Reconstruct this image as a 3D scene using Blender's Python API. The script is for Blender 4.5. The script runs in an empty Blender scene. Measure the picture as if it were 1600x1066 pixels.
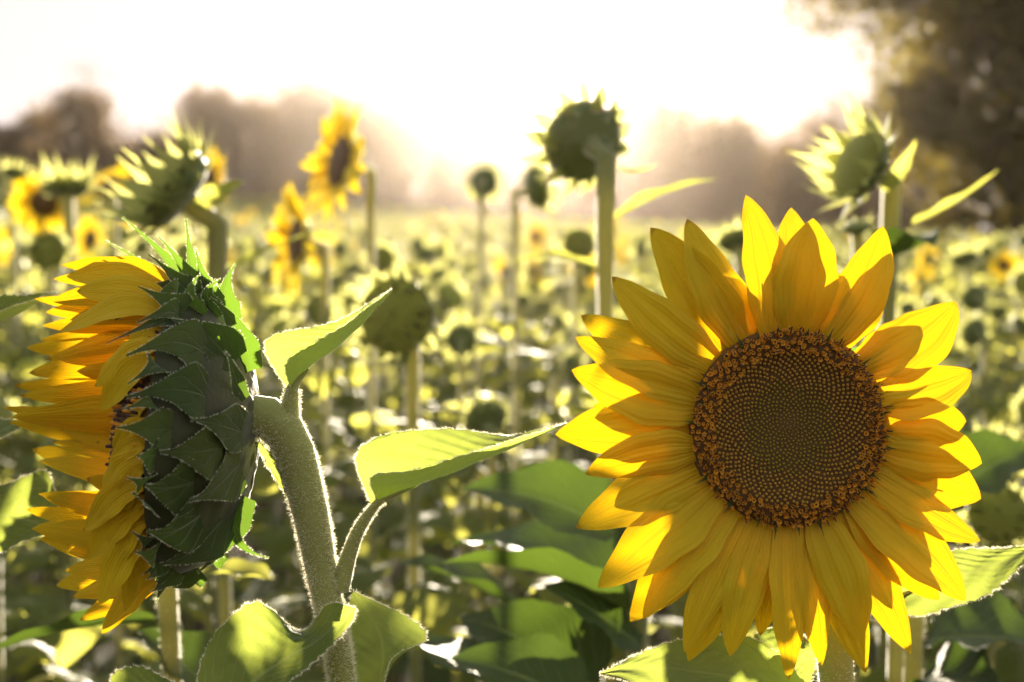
import bpy, math, random
import numpy as np
from mathutils import Matrix, Vector

# ------------------------------------------------------------------ camera, sky, sun, exposure
sc = bpy.context.scene
col = sc.collection
RX, FPX, PITCH, CAMZ = 1600.0, 50 / 36 * 1600.0, math.radians(4.7), 1.70
cam_d = bpy.data.cameras.new('camera'); cam = bpy.data.objects.new('camera', cam_d); col.objects.link(cam)
cam_d.lens = 50; cam_d.sensor_width = 36; cam_d.clip_start = 0.02; cam_d.clip_end = 3000
cam_d.dof.use_dof = True; cam_d.dof.focus_distance = 0.955; cam_d.dof.aperture_fstop = 5.2
cam_d.dof.aperture_blades = 0
cam.location = (0, 0, CAMZ); cam.rotation_euler = (math.radians(90) - PITCH, 0, 0)
sc.camera = cam
SUN_EL, SUN_AZ = math.radians(7.4), math.radians(0.5)
world = bpy.data.worlds.new('World'); sc.world = world; world.use_nodes = True
wn = world.node_tree.nodes; wl = world.node_tree.links; wn.clear()
sky = wn.new('ShaderNodeTexSky'); sky.sky_type = 'NISHITA'; sky.sun_disc = False
sky.sun_elevation = SUN_EL; sky.sun_rotation = SUN_AZ
sky.air_density = 1.0; sky.dust_density = 2.0; sky.ozone_density = 1.0
bg = wn.new('ShaderNodeBackground'); bg.inputs['Strength'].default_value = 0.15
wo = wn.new('ShaderNodeOutputWorld'); tint = wn.new('ShaderNodeMix'); tint.data_type = 'RGBA'; tint.blend_type = 'MULTIPLY'; tint.inputs[0].default_value = 1
wl.new(sky.outputs[0], tint.inputs[6]); tint.inputs[7].default_value = (1.0, .81, .52, 1); 
cap = wn.new('ShaderNodeVectorMath'); cap.operation = 'MINIMUM'; wl.new(tint.outputs[2], cap.inputs[0]); cap.inputs[1].default_value = (1.02, .91, .885)   # clamps the sky glow round the sun to an even pale tone
wl.new(cap.outputs[0], bg.inputs[0]); wl.new(bg.outputs[0], wo.inputs[0])
sun_d = bpy.data.lights.new('sun', 'SUN'); sun = bpy.data.objects.new('sun', sun_d); col.objects.link(sun)
sun_d.energy = 5.0; sun_d.angle = math.radians(0.5); sun_d.color = (1.0, 0.86, 0.66)
sdir = Vector((math.sin(SUN_AZ) * math.cos(SUN_EL), math.cos(SUN_AZ) * math.cos(SUN_EL), math.sin(SUN_EL)))
sun.rotation_euler = sdir.to_track_quat('Z', 'Y').to_euler(); sun.location = (0, 60, 12)
vs = sc.view_settings; vs.view_transform = 'Standard'; vs.look = 'None'; vs.gamma = 1; vs.use_curve_mapping = False
vs.exposure = 2.75
cy = sc.cycles
cy.max_bounces = 8; cy.diffuse_bounces = 3; cy.glossy_bounces = 2; cy.transmission_bounces = 4
cy.volume_bounces = 0; cy.transparent_max_bounces = 8
cy.use_denoising = True; cy.use_adaptive_sampling = True; cy.adaptive_threshold = 0.015
cy.caustics_reflective = False; cy.caustics_refractive = False; cy.sample_clamp_indirect = 6

HAZE_DENSITY, HAZE_G = 0.00016, 0.935

FW = np.array([0, math.cos(PITCH), -math.sin(PITCH)]); UP = np.array([0, math.sin(PITCH), math.cos(PITCH)])
RT = np.array([1.0, 0, 0]); CAM = np.array([0, 0, CAMZ])
def P(px, py, d):
    """a point of the place seen in direction (px, py) of the 1600 px photograph, d metres in front of the lens"""
    return CAM + FW * d + RT * ((px - 800) / FPX * d) - UP * ((py - 533) / FPX * d)
def unit(v):
    v = np.asarray(v, float); return v / (np.linalg.norm(v) + 1e-12)
rng = np.random.default_rng(7); random.seed(7)

def ground_z(x, y):
    t = np.clip(np.asarray(y, float) / 60.0, 0, 1.25)
    xx = np.clip(x, -60, 60)
    return t * (0.62 - 0.060 * xx)

# ------------------------------------------------------------------ geometry helpers
class Geo:
    def __init__(s): s.V = []; s.T = []; s.U = []; s.M = []; s.n = 0
    def add(s, V, T, UV=None, m=0):
        V = np.asarray(V, float).reshape(-1, 3); T = np.asarray(T, int).reshape(-1, 3)
        s.V.append(V); s.T.append(T + s.n)
        s.U.append(np.zeros((len(V), 2)) if UV is None else np.asarray(UV, float))
        s.M.append(np.full(len(T), m) if np.isscalar(m) else np.asarray(m)); s.n += len(V)
        return s
    def join(s, g, mat=None, m=None):
        V, T, U, M = g.get()
        if mat is not None: V = V @ mat[:3, :3].T + mat[:3, 3]
        return s.add(V, T, U, M if m is None else m)
    def get(s):
        if not s.V: return np.zeros((0, 3)), np.zeros((0, 3), int), np.zeros((0, 2)), np.zeros(0, int)
        return np.concatenate(s.V), np.concatenate(s.T), np.concatenate(s.U), np.concatenate(s.M)
    def mesh(s, name, mats, smooth=True):
        V, T, U, M = s.get()
        me = bpy.data.meshes.new(name)
        me.vertices.add(len(V)); me.vertices.foreach_set('co', V.astype('f').ravel())
        me.loops.add(T.size); me.loops.foreach_set('vertex_index', T.astype('i').ravel())
        me.polygons.add(len(T)); me.polygons.foreach_set('loop_start', np.arange(0, T.size, 3, dtype='i'))
        me.polygons.foreach_set('material_index', M.astype('i'))
        me.polygons.foreach_set('use_smooth', np.full(len(T), smooth))
        uv = me.uv_layers.new(name='UVMap'); uv.data.foreach_set('uv', U[T.ravel()].astype('f').ravel())
        for m in (mats if isinstance(mats, (list, tuple)) else [mats]): me.materials.append(m)
        me.update(calc_edges=True); me.validate()
        return me

def grid_tris(n, m, wrap=False):
    i, j = np.meshgrid(np.arange(n - 1), np.arange(m if wrap else m - 1), indexing='ij')
    a = i * m + j; b = i * m + (j + 1) % m; c = (i + 1) * m + (j + 1) % m; d = (i + 1) * m + j
    return np.concatenate([np.stack([a, b, c], -1).reshape(-1, 3), np.stack([a, c, d], -1).reshape(-1, 3)])
def spline(pts, n):
    pts = np.asarray(pts, float); k = len(pts)
    d = np.r_[0, np.cumsum(np.linalg.norm(np.diff(pts, axis=0), axis=1) + 1e-9)]
    p = np.vstack([2 * pts[0] - pts[1], pts, 2 * pts[-1] - pts[-2]])
    s = np.linspace(0, d[-1], n); idx = np.clip(np.searchsorted(d, s, side='right') - 1, 0, k - 2)
    t = ((s - d[idx]) / (d[idx + 1] - d[idx]))[:, None]
    a, b, c, e = p[idx], p[idx + 1], p[idx + 2], p[idx + 3]
    return 0.5 * ((2 * b) + (c - a) * t + (2 * a - 5 * b + 4 * c - e) * t ** 2 + (3 * b - a - 3 * c + e) * t ** 3)
def tangents(p):
    t = np.gradient(p, axis=0); return t / (np.linalg.norm(t, axis=1, keepdims=True) + 1e-12)
def frames(p):
    t = tangents(p); n = np.cross(t[0], [0.3, 0.9, 0.2]); n = n / np.linalg.norm(n); N = []
    for i in range(len(p)):
        n = n - t[i] * n.dot(t[i]); n = n / (np.linalg.norm(n) + 1e-12); N.append(n)
    N = np.array(N); return t, N, np.cross(t, N)
def tube(pts, rad, n=24, seg=12, bump=0.0, cap=True, m=0, g=None):
    g = g or Geo(); p = spline(pts, n); r = np.interp(np.linspace(0, 1, n), np.linspace(0, 1, len(rad)), rad)
    t, N, B = frames(p); a = np.linspace(0, 2 * np.pi, seg, endpoint=False)
    rr = r[:, None] * (1 + bump * np.cos(a * max(3, seg // 4))[None] + bump * .6 * rng.normal(size=(n, seg)))
    V = p[:, None] + rr[..., None] * (np.cos(a)[None, :, None] * N[:, None] + np.sin(a)[None, :, None] * B[:, None])
    UV = np.stack(np.meshgrid(np.linspace(0, 1, n), a / 6.283, indexing='ij'), -1).reshape(-1, 2)
    g.add(V, grid_tris(n, seg, True), UV, m)
    if cap:
        for k in (0, n - 1):
            c = np.vstack([p[k] + t[k] * r[k] * (.5 if k else -.5), V[k]])
            q = np.arange(seg); g.add(c, np.stack([np.zeros(seg, int), q + 1, (q + 1) % seg + 1], -1), None, m)
    return g
def sheet(L, M, R, nu=7, fold=0.0, disp=None, m=0, g=None):
    """a leaf-like surface through its two edges and its midrib"""
    g = g or Geo(); nv = len(M); u = np.linspace(-1, 1, nu)[None, :, None]
    k = (1 - fold) * u ** 2 + fold * np.abs(u)
    V = M[:, None] + u * (R - L)[:, None] / 2 + k * ((R + L) / 2 - M)[:, None]
    if disp is not None:
        nrm = np.cross(R - L, tangents(M)); nrm /= np.linalg.norm(nrm, axis=1, keepdims=True) + 1e-9
        vv = np.linspace(0, 1, nv)[:, None]
        V = V + nrm[:, None] * disp(u[..., 0], vv)[..., None]
    UV = np.stack(np.meshgrid(np.linspace(0, 1, nv), np.linspace(0, 1, nu), indexing='ij'), -1)[..., ::-1].reshape(-1, 2)
    g.add(V, grid_tris(nv, nu), UV, m); return g
def hairs(root, direc, length, width, g=None, m=0):
    g = g or Geo(); n = len(root)
    s = np.cross(direc, rng.normal(size=(n, 3))); s /= np.linalg.norm(s, axis=1, keepdims=True) + 1e-9
    w = width * .5
    bend = rng.normal(size=(n, 3)) * .18
    mid = root + direc * length[:, None] * .55
    tip = root + (direc + bend) * length[:, None]
    V = np.stack([root - s * w, root + s * w, mid + s * w * .8, mid - s * w * .8, tip], 1)
    b = np.arange(n)[:, None] * 5
    T = np.concatenate([b + [0, 1, 2], b + [0, 2, 3], b + [3, 2, 4]]); g.add(V, T, None, m); return g
def tube_hairs(pts, rad, count, lmin, lmax, width=.00026, g=None, f0=0.0):
    p = spline(pts, 60); r = np.interp(np.linspace(0, 1, 60), np.linspace(0, 1, len(rad)), rad)
    t, N, B = frames(p); i = rng.integers(int(59 * f0), 60, count); f = rng.random(count)
    j = np.minimum(i + 1, 59); a = rng.random(count) * 6.283
    d = np.cos(a)[:, None] * N[i] + np.sin(a)[:, None] * B[i]
    root = p[i] * (1 - f)[:, None] + p[j] * f[:, None] + d * (r[i] * .97)[:, None]
    dd = d + rng.normal(size=d.shape) * .22 ; dd /= np.linalg.norm(dd, axis=1, keepdims=True)
    return hairs(root, dd, rng.uniform(lmin, lmax, count) * rng.uniform(.5, 1, count), width, g)
def edge_hairs(E, M, lmin, lmax, step=.0005, g=None):
    g = g or Geo(); L = np.linalg.norm(np.diff(E, axis=0), axis=1).sum(); n = max(4, int(L / step))
    f = rng.random(n) * (len(E) - 1.001); i = f.astype(int); f = (f - i)[:, None]
    root = E[i] * (1 - f) + E[i + 1] * f; out = root - (M[i] * (1 - f) + M[i + 1] * f)
    out /= np.linalg.norm(out, axis=1, keepdims=True) + 1e-9
    d = out + rng.normal(size=out.shape) * .35; d /= np.linalg.norm(d, axis=1, keepdims=True)
    return hairs(root, d, rng.uniform(lmin, lmax, n), .00024, g)

def link(name, me, parent=None, mat=None, label=None, kind=None):
    o = bpy.data.objects.new(name, me); col.objects.link(o)
    if parent is not None: o.parent = parent
    if mat is not None: o.matrix_basis = Matrix([list(map(float, r)) for r in mat])
    if label: o['label'] = label
    if kind: o['kind'] = kind
    return o
def thing(name, loc, label, cat, group=None):
    o = bpy.data.objects.new(name, None); o.empty_display_size = .1; col.objects.link(o); o.location = loc
    o['label'] = label; o['category'] = cat
    if group: o['group'] = group
    return o
def T4(loc=(0, 0, 0), R=None, s=1.0):
    m = np.eye(4); m[:3, :3] = (np.eye(3) if R is None else R) * s; m[:3, 3] = loc; return m
def basis(z, x=(0, 0, 1)):
    """columns x, y, z with z along the given direction"""
    z = unit(z); x = np.asarray(x, float); x = x - z * x.dot(z)
    if np.linalg.norm(x) < 1e-4: x = np.cross(z, [0, 1, 0.01])
    x = unit(x); return np.stack([x, np.cross(z, x), z], 1)
def rotz(a):
    c, s = math.cos(a), math.sin(a); return np.array([[c, -s, 0], [s, c, 0], [0, 0, 1.0]])
def roty(a):
    c, s = math.cos(a), math.sin(a); return np.array([[c, 0, s], [0, 1, 0], [-s, 0, c.real]])
def rotx(a):
    c, s = math.cos(a), math.sin(a); return np.array([[1.0, 0, 0], [0, c, -s], [0, s, c]])

# ------------------------------------------------------------------ materials
class NB:
    def __init__(s, name):
        s.m = bpy.data.materials.new(name); s.m.use_nodes = True; s.t = s.m.node_tree; s.t.nodes.clear()
        s.out = s.t.nodes.new('ShaderNodeOutputMaterial')
    def n(s, typ, **kw):
        o = s.t.nodes.new(typ)
        for k, v in kw.items():
            if k.startswith('i_'):
                o.inputs[k[2:].replace('_', ' ')].default_value = v
            else: setattr(o, k, v)
        return o
    def l(s, a, b): s.t.links.new(a, b)
    def math(s, op, a, b=None, c=None):
        o = s.n('ShaderNodeMath', operation=op)
        for i, x in enumerate((a, b, c)):
            if x is None: continue
            if isinstance(x, (int, float)): o.inputs[i].default_value = x
            else: s.l(x, o.inputs[i])
        return o.outputs[0]
    def ramp(s, fac, stops):
        r = s.n('ShaderNodeValToRGB'); e = r.color_ramp.elements
        while len(e) < len(stops): e.new(.5)
        for x, (p, c) in zip(e, stops): x.position = p; x.color = (*c, 1)
        s.l(fac, r.inputs[0]); return r.outputs[0]
    def mix(s, f, a, b, typ='MIX'):
        o = s.n('ShaderNodeMix', data_type='RGBA', blend_type=typ)
        for k, x in ((0, f), (6, a), (7, b)):
            if isinstance(x, (int, float)): o.inputs[k].default_value = x
            elif isinstance(x, tuple): o.inputs[k].default_value = (*x, 1)
            else: s.l(x, o.inputs[k])
        return o.outputs[2]
    def noise(s, vec, scale, detail=3, rough=.5):
        o = s.n('ShaderNodeTexNoise'); o.inputs['Scale'].default_value = scale; o.inputs['Detail'].default_value = detail
        o.inputs['Roughness'].default_value = rough
        if vec is not None: s.l(vec, o.inputs['Vector'])
        return o.outputs['Fac']
    def bump(s, h, strength, dist):
        b = s.n('ShaderNodeBump'); b.inputs['Strength'].default_value = strength; b.inputs['Distance'].default_value = dist
        s.l(h, b.inputs['Height']); return b.outputs[0]
    def scalevec(s, vec, sx, sy, sz):
        o = s.n('ShaderNodeMapping'); o.inputs['Scale'].default_value = (sx, sy, sz); s.l(vec, o.inputs['Vector']); return o.outputs[0]

def petal_material(name, shade=(0.95, 0.71, 0.012), lit=(0.33, 0.195, 0.002), deep=(0.82, 0.48, 0.01), trans=.55):
    b = NB(name); uv = b.n('ShaderNodeTexCoord').outputs['UV']; sep = b.n('ShaderNodeSeparateXYZ'); b.l(uv, sep.inputs[0])
    obj = b.n('ShaderNodeObjectInfo').outputs['Random']
    off = b.n('ShaderNodeCombineXYZ'); b.l(b.math('MULTIPLY', obj, 37.0), off.inputs[2])
    add = b.n('ShaderNodeVectorMath', operation='ADD'); b.l(b.scalevec(uv, 26, 1.6, 1), add.inputs[0]); b.l(off.outputs[0], add.inputs[1])
    st = b.noise(add.outputs[0], 1.0, 4, .6)
    grad = b.math('ADD', sep.outputs[1], b.math('MULTIPLY', b.math('SUBTRACT', st, .5), .35))
    r = b.ramp(grad, [(0.0, deep), (0.22, tuple(.5 * (x + y) for x, y in zip(deep, shade))), (.5, shade), (1.0, shade)])
    r = b.mix(b.math('MULTIPLY', b.math('ABSOLUTE', b.math('SUBTRACT', st, .5)), .9), r, deep)
    r = b.mix(b.math('MULTIPLY', obj, .25), r, (shade[0], shade[1] * .85, shade[2]))
    tipm = b.math('MULTIPLY', b.math('GREATER_THAN', b.math('ADD', sep.outputs[1], b.math('MULTIPLY', st, .10)), 1.015), b.math('GREATER_THAN', obj, .45))
    r = b.mix(b.math('MULTIPLY', tipm, .75), r, (.30, .13, .02))
    tc = b.mix(b.math('MULTIPLY', b.math('SUBTRACT', 1.0, grad), .45), lit, (lit[0], lit[1] * .62, lit[2]))
    pr = b.n('ShaderNodeBsdfPrincipled'); b.l(r, pr.inputs['Base Color']); pr.inputs['Roughness'].default_value = .55
    pr.inputs['Specular IOR Level'].default_value = .35; pr.inputs['Sheen Weight'].default_value = .15
    vein = b.math('SINE', b.math('MULTIPLY', sep.outputs[0], 62.0))
    h = b.math('ADD', b.math('MULTIPLY', vein, .25), st)
    nb = b.bump(h, .5, .0012); b.l(nb, pr.inputs['Normal'])
    tr = b.n('ShaderNodeBsdfTranslucent'); b.l(tc, tr.inputs[0]); b.l(nb, tr.inputs['Normal'])
    mx = b.n('ShaderNodeMixShader'); mx.inputs[0].default_value = trans; b.l(pr.outputs[0], mx.inputs[1]); b.l(tr.outputs[0], mx.inputs[2])
    b.l(mx.outputs[0], b.out.inputs[0]); return b.m

def leaf_material(name, top=(.07, .125, .035), under=(.15, .21, .10), lit=(.50, .56, .09), trans=.46, veins=9.0, vein=(.32, .38, .14), fine=True):
    b = NB(name); tc = b.n('ShaderNodeTexCoord'); uv = tc.outputs['UV']; sep = b.n('ShaderNodeSeparateXYZ'); b.l(uv, sep.inputs[0])
    geo = b.n('ShaderNodeNewGeometry')
    ua = b.math('ABSOLUTE', b.math('SUBTRACT', sep.outputs[0], .5))
    warp = b.noise(b.scalevec(uv, 3, 3, 1), 1.0, 2)
    ph = b.math('ADD', b.math('SUBTRACT', b.math('MULTIPLY', sep.outputs[1], veins), b.math('MULTIPLY', ua, veins * .95)), b.math('MULTIPLY', warp, .8))
    fr = b.math('ABSOLUTE', b.math('SUBTRACT', b.math('FRACT', ph), .5))
    v2 = b.n('ShaderNodeMapRange'); v2.inputs[1].default_value = .0; v2.inputs[2].default_value = .085; v2.inputs[3].default_value = 1; v2.inputs[4].default_value = 0; b.l(fr, v2.inputs[0])
    v1 = b.n('ShaderNodeMapRange'); v1.inputs[1].default_value = .008; v1.inputs[2].default_value = .028; v1.inputs[3].default_value = 1; v1.inputs[4].default_value = 0; b.l(ua, v1.inputs[0])
    vm = b.math('MAXIMUM', b.math('MULTIPLY', v2.outputs[0], .6), v1.outputs[0])
    n1 = b.noise(b.scalevec(uv, 14, 22, 1), 1.0, 4, .6)
    c = b.mix(geo.outputs['Backfacing'], top, under)
    c = b.mix(b.math('MULTIPLY', n1, .6), c, (top[0] * .6, top[1] * .62, top[2] * .6))
    c = b.mix(b.math('MULTIPLY', vm, .55), c, vein)
    rnd = b.n('ShaderNodeObjectInfo').outputs['Random']
    c = b.mix(b.math('MULTIPLY', rnd, .3), c, (.14, .15, .035))
    t = b.mix(b.math('MULTIPLY', b.math('SUBTRACT', 1.0, n1), .55), lit, (lit[0] * .55, lit[1] * .8, lit[2] * .6))
    t = b.mix(b.math('MULTIPLY', vm, .12), t, (lit[0] * .55, lit[1] * .5, lit[2] * 1.5))
    pr = b.n('ShaderNodeBsdfPrincipled'); b.l(c, pr.inputs['Base Color']); pr.inputs['Roughness'].default_value = .58
    pr.inputs['Specular IOR Level'].default_value = .25
    pr.inputs['Sheen Weight'].default_value = .3 if fine else .08; pr.inputs['Sheen Roughness'].default_value = .35
    h = b.math('SUBTRACT', b.math('MULTIPLY', n1, .5), vm)
    nb = b.bump(h, .7, .0015 if fine else .004); b.l(nb, pr.inputs['Normal'])
    tr = b.n('ShaderNodeBsdfTranslucent'); b.l(t, tr.inputs[0])
    mx = b.n('ShaderNodeMixShader'); mx.inputs[0].default_value = trans; b.l(pr.outputs[0], mx.inputs[1]); b.l(tr.outputs[0], mx.inputs[2])
    b.l(mx.outputs[0], b.out.inputs[0]); return b.m

def flesh_material(name, c1, c2, scale=120, rough=.6, sheen=.5, sss=.0, trans=0.0, tcol=(.3, .35, .05), bumpd=.0006):
    b = NB(name); tc = b.n('ShaderNodeTexCoord').outputs['Object']
    n1 = b.noise(tc, scale, 5, .65); c = b.mix(n1, c1, c2)
    pr = b.n('ShaderNodeBsdfPrincipled'); b.l(c, pr.inputs['Base Color']); pr.inputs['Roughness'].default_value = rough
    pr.inputs['Sheen Weight'].default_value = sheen; pr.inputs['Sheen Roughness'].default_value = .4
    pr.inputs['Specular IOR Level'].default_value = .35
    if sss: pr.inputs['Subsurface Weight'].default_value = sss; pr.inputs['Subsurface Radius'].default_value = (.004, .005, .001); pr.inputs['Subsurface Scale'].default_value = 1
    b.l(b.bump(b.noise(tc, scale * 3, 3), .6, bumpd), pr.inputs['Normal'])
    if trans:
        tr = b.n('ShaderNodeBsdfTranslucent'); tr.inputs[0].default_value = (*tcol, 1)
        mx = b.n('ShaderNodeMixShader'); mx.inputs[0].default_value = trans; b.l(pr.outputs[0], mx.inputs[1]); b.l(tr.outputs[0], mx.inputs[2])
        b.l(mx.outputs[0], b.out.inputs[0])
    else: b.l(pr.outputs[0], b.out.inputs[0])
    return b.m

M_PETAL = petal_material('petal_yellow')
M_PETAL_FAR = petal_material('petal_field', shade=(.95, .76, .02), lit=(.50, .37, .008), deep=(.9, .6, .015), trans=.5)
M_LEAF = leaf_material('sunflower_leaf')
M_LEAF_FIELD = leaf_material('field_leaf', top=(.05, .085, .02), under=(.10, .13, .045), lit=(.70, .64, .12), trans=.5, veins=7, fine=False)
M_LEAF_SHADED = leaf_material('shaded_leaf', top=(.035, .065, .018), under=(.06, .09, .03), lit=(.12, .18, .02), trans=.25, veins=7, fine=False)  # leaf copy with canopy shade put into its colour: darker, less translucent
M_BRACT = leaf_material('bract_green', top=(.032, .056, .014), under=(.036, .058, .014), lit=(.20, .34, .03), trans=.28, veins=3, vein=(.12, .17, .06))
M_BRACT_FIELD = leaf_material('field_bract', top=(.08, .11, .04), under=(.10, .13, .05), lit=(.62, .58, .20), trans=.5, veins=3, vein=(.2, .22, .1), fine=False)
M_STEM = flesh_material('stem_green', (.19, .20, .045), (.27, .27, .08), 160, sss=.3, sheen=.8)
M_VEIN = flesh_material('vein_pale', (.22, .26, .09), (.28, .30, .12), 160, trans=.5, tcol=(.5, .55, .15))
M_STEM_FIELD = flesh_material('field_stem', (.11, .15, .045), (.22, .22, .10), 40, trans=.3, tcol=(.6, .55, .22), sheen=1.0)
M_HAIR = flesh_material('plant_hair', (.85, .83, .68), (.9, .88, .75), 20, trans=.5, tcol=(.95, .9, .7), sheen=0)
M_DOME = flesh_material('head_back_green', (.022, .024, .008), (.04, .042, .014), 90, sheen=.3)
M_DOME_FIELD = flesh_material('field_head_green', (.07, .095, .025), (.13, .15, .045), 60, sheen=.5)
M_DISC = flesh_material('disc_dark', (.07, .032, .006), (.12, .058, .010), 220, sheen=.1)
M_DISC_YG = flesh_material('disc_unripe', (.26, .26, .03), (.14, .16, .03), 30, sheen=.2, bumpd=.003)
M_KNOB = flesh_material('floret_brown', (.30, .15, .018), (.50, .27, .035), 260, rough=.7, sheen=0)
M_KNOB_IN = flesh_material('floret_olive', (.21, .155, .008), (.31, .23, .012), 260, rough=.7, sheen=0)
M_OPEN = flesh_material('floret_orange', (.62, .25, .02), (.80, .38, .035), 300, sheen=0, trans=.3, tcol=(.7, .3, .03))
M_ANTHER = flesh_material('anther_dark', (.03, .011, .006), (.07, .025, .012), 200, sheen=.1)
M_POLLEN = flesh_material('pollen', (.75, .48, .08), (.8, .55, .15), 200, sheen=0)

# ------------------------------------------------------------------ ground
gx = np.r_[np.linspace(-150, -20, 14), np.linspace(-18, 18, 73), np.linspace(20, 150, 14)]
gy = np.r_[np.linspace(-16, 20, 73), np.linspace(22, 170, 60)]
GX, GY = np.meshgrid(gx, gy, indexing='xy')
GZ = ground_z(GX, GY) + .03 * np.sin(GX * 8.3) * (np.abs(GX) < 18) + .02 * rng.normal(size=GX.shape)
b = NB('soil'); tc = b.n('ShaderNodeTexCoord').outputs['Object']
c = b.mix(b.noise(tc, 9, 8, .7), (.035, .024, .014), (.12, .085, .05))
c = b.mix(b.math('GREATER_THAN', b.noise(tc, 1.3, 5, .6), .54), c, (.05, .075, .02))
pr = b.n('ShaderNodeBsdfPrincipled'); b.l(c, pr.inputs['Base Color']); pr.inputs['Roughness'].default_value = .95
b.l(b.bump(b.noise(tc, 25, 8, .7), 1.0, .03), pr.inputs['Normal']); b.l(pr.outputs[0], b.out.inputs[0])
g = Geo(); g.add(np.stack([GX, GY, GZ], -1), grid_tris(len(gy), len(gx)))
link('ground', g.mesh('ground', b.m), kind='structure')

# ------------------------------------------------------------------ haze
V = np.array([(x, y, z) for x in (-152, 152) for y in (-18, 172) for z in (-6.5, 16.0)], float)
g = Geo(); g.add(V, [(0, 1, 3), (0, 3, 2), (4, 6, 7), (4, 7, 5), (0, 4, 5), (0, 5, 1), (2, 3, 7), (2, 7, 6), (0, 2, 6), (0, 6, 4), (1, 5, 7), (1, 7, 3)])
hm = bpy.data.materials.new('haze_air'); hm.use_nodes = True; hm.node_tree.nodes.clear()
ho = hm.node_tree.nodes.new('ShaderNodeOutputMaterial'); pv = hm.node_tree.nodes.new('ShaderNodeVolumePrincipled')
pv.inputs['Color'].default_value = (1.0, .84, .72, 1); pv.inputs['Density'].default_value = HAZE_DENSITY; pv.inputs['Anisotropy'].default_value = HAZE_G
hm.node_tree.links.new(pv.outputs[0], ho.inputs['Volume'])
link('haze', g.mesh('haze', hm, False), kind='stuff')

# ------------------------------------------------------------------ trees
def tree_leaf_material(name, a, bcol, lit):
    b = NB(name); tc = b.n('ShaderNodeTexCoord').outputs['Object']
    c = b.mix(b.noise(tc, .9, 4, .6), a, bcol)
    pr = b.n('ShaderNodeBsdfPrincipled'); b.l(c, pr.inputs['Base Color']); pr.inputs['Roughness'].default_value = .6
    tr = b.n('ShaderNodeBsdfTranslucent'); tr.inputs[0].default_value = (*lit, 1)
    mx = b.n('ShaderNodeMixShader'); mx.inputs[0].default_value = .3; b.l(pr.outputs[0], mx.inputs[1]); b.l(tr.outputs[0], mx.inputs[2])
    b.l(mx.outputs[0], b.out.inputs[0]); return b.m
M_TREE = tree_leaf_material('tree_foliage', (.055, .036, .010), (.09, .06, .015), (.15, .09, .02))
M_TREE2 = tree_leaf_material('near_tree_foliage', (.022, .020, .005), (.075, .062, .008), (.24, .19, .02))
M_BARK = flesh_material('bark', (.07, .05, .035), (.13, .095, .065), 6, rough=.9, sheen=0, bumpd=.03)

def leaf_quads(c, size, n_hint=None):
    n = len(c); a = rng.normal(size=(n, 3)); a /= np.linalg.norm(a, axis=1, keepdims=True)
    q = np.cross(a, rng.normal(size=(n, 3))); q /= np.linalg.norm(q, axis=1, keepdims=True)
    s = size * rng.uniform(.6, 1.3, (n, 1))
    V = np.stack([c - a * s * .6, c + q * s * .36, c + a * s * .6, c - q * s * .36], 1)
    b = np.arange(n)[:, None] * 4
    return V.reshape(-1, 3), np.concatenate([b + [0, 1, 2], b + [0, 2, 3]])
def crown_geo(h, w, nblob, nleaf, leaf, low=.12, gap=0.0):
    """uneven crown: clumps of leaf faces on the shells of many lumps"""
    pts = []; cs = []
    for k in range(nblob):
        z = low * h + (h * (1 - low)) * ((k + .5) / nblob); f = (z / h - low) / (1 - low)
        rr = w * .5 * math.sqrt(max(.04, 1 - (2 * f - .75) ** 2 / 1.75)) * rng.uniform(.45, .95)
        a = k * 2.4 + rng.uniform(-.5, .5)
        cs.append((math.cos(a) * rr * .75, math.sin(a) * rr * .75, min(z, h * .93), w * rng.uniform(.14, .25)))
    for x, y, z, r in cs:
        n = nleaf // nblob; d = rng.normal(size=(n, 3)); d /= np.linalg.norm(d, axis=1, keepdims=True)
        rad = r * (rng.random(n) ** .4) * (1 + .35 * np.sin(d[:, 0] * 5 + x) * np.sin(d[:, 2] * 6 + y))
        pts.append(np.array([x, y, z]) + d * rad[:, None] * [1, 1, .85])
    # small clumps at the outline
    m = nleaf // 5; idx = rng.integers(0, len(cs), m // 14)
    for i in idx:
        x, y, z, r = cs[i]; d = unit(rng.normal(size=3)); cc = np.array([x, y, z]) + d * r * rng.uniform(1.0, 1.5)
        pts.append(cc + rng.normal(size=(14, 3)) * r * .16)
    return leaf_quads(np.concatenate(pts), leaf), cs
TREES = []
def tree_meshes(i, h, w, nb_, nl, leaf, mat, low=.1):
    (V, T), cs = crown_geo(h, w, nb_, nl, leaf, low)
    cg = Geo(); cg.add(V, T); cm = cg.mesh('crown', mat, False)
    tg = tube([(0, 0, -.4), (.05, 0, h * .3), (0, .08, h * .6), (0, 0, h * .85)], [w * .035, w * .025, w * .016, w * .006], 8, 8)
    for x, y, z, r in cs[::2]:
        tube([(0, 0, z * .55), (x * .4, y * .4, z * .8), (x, y, z)], [w * .014, w * .008, w * .003], 5, 5, g=tg)
    return cm, tg.mesh('trunk', M_BARK)
for i, (h, w) in enumerate([(1.0, 1.05), (1.0, .85), (1.0, 1.3), (1.0, 1.0), (1.0, 1.15)]):
    TREES.append(tree_meshes(i, h * 9, w * 9, 26, 7500, .32, M_TREE))
TREE_D = 80.0
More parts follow.
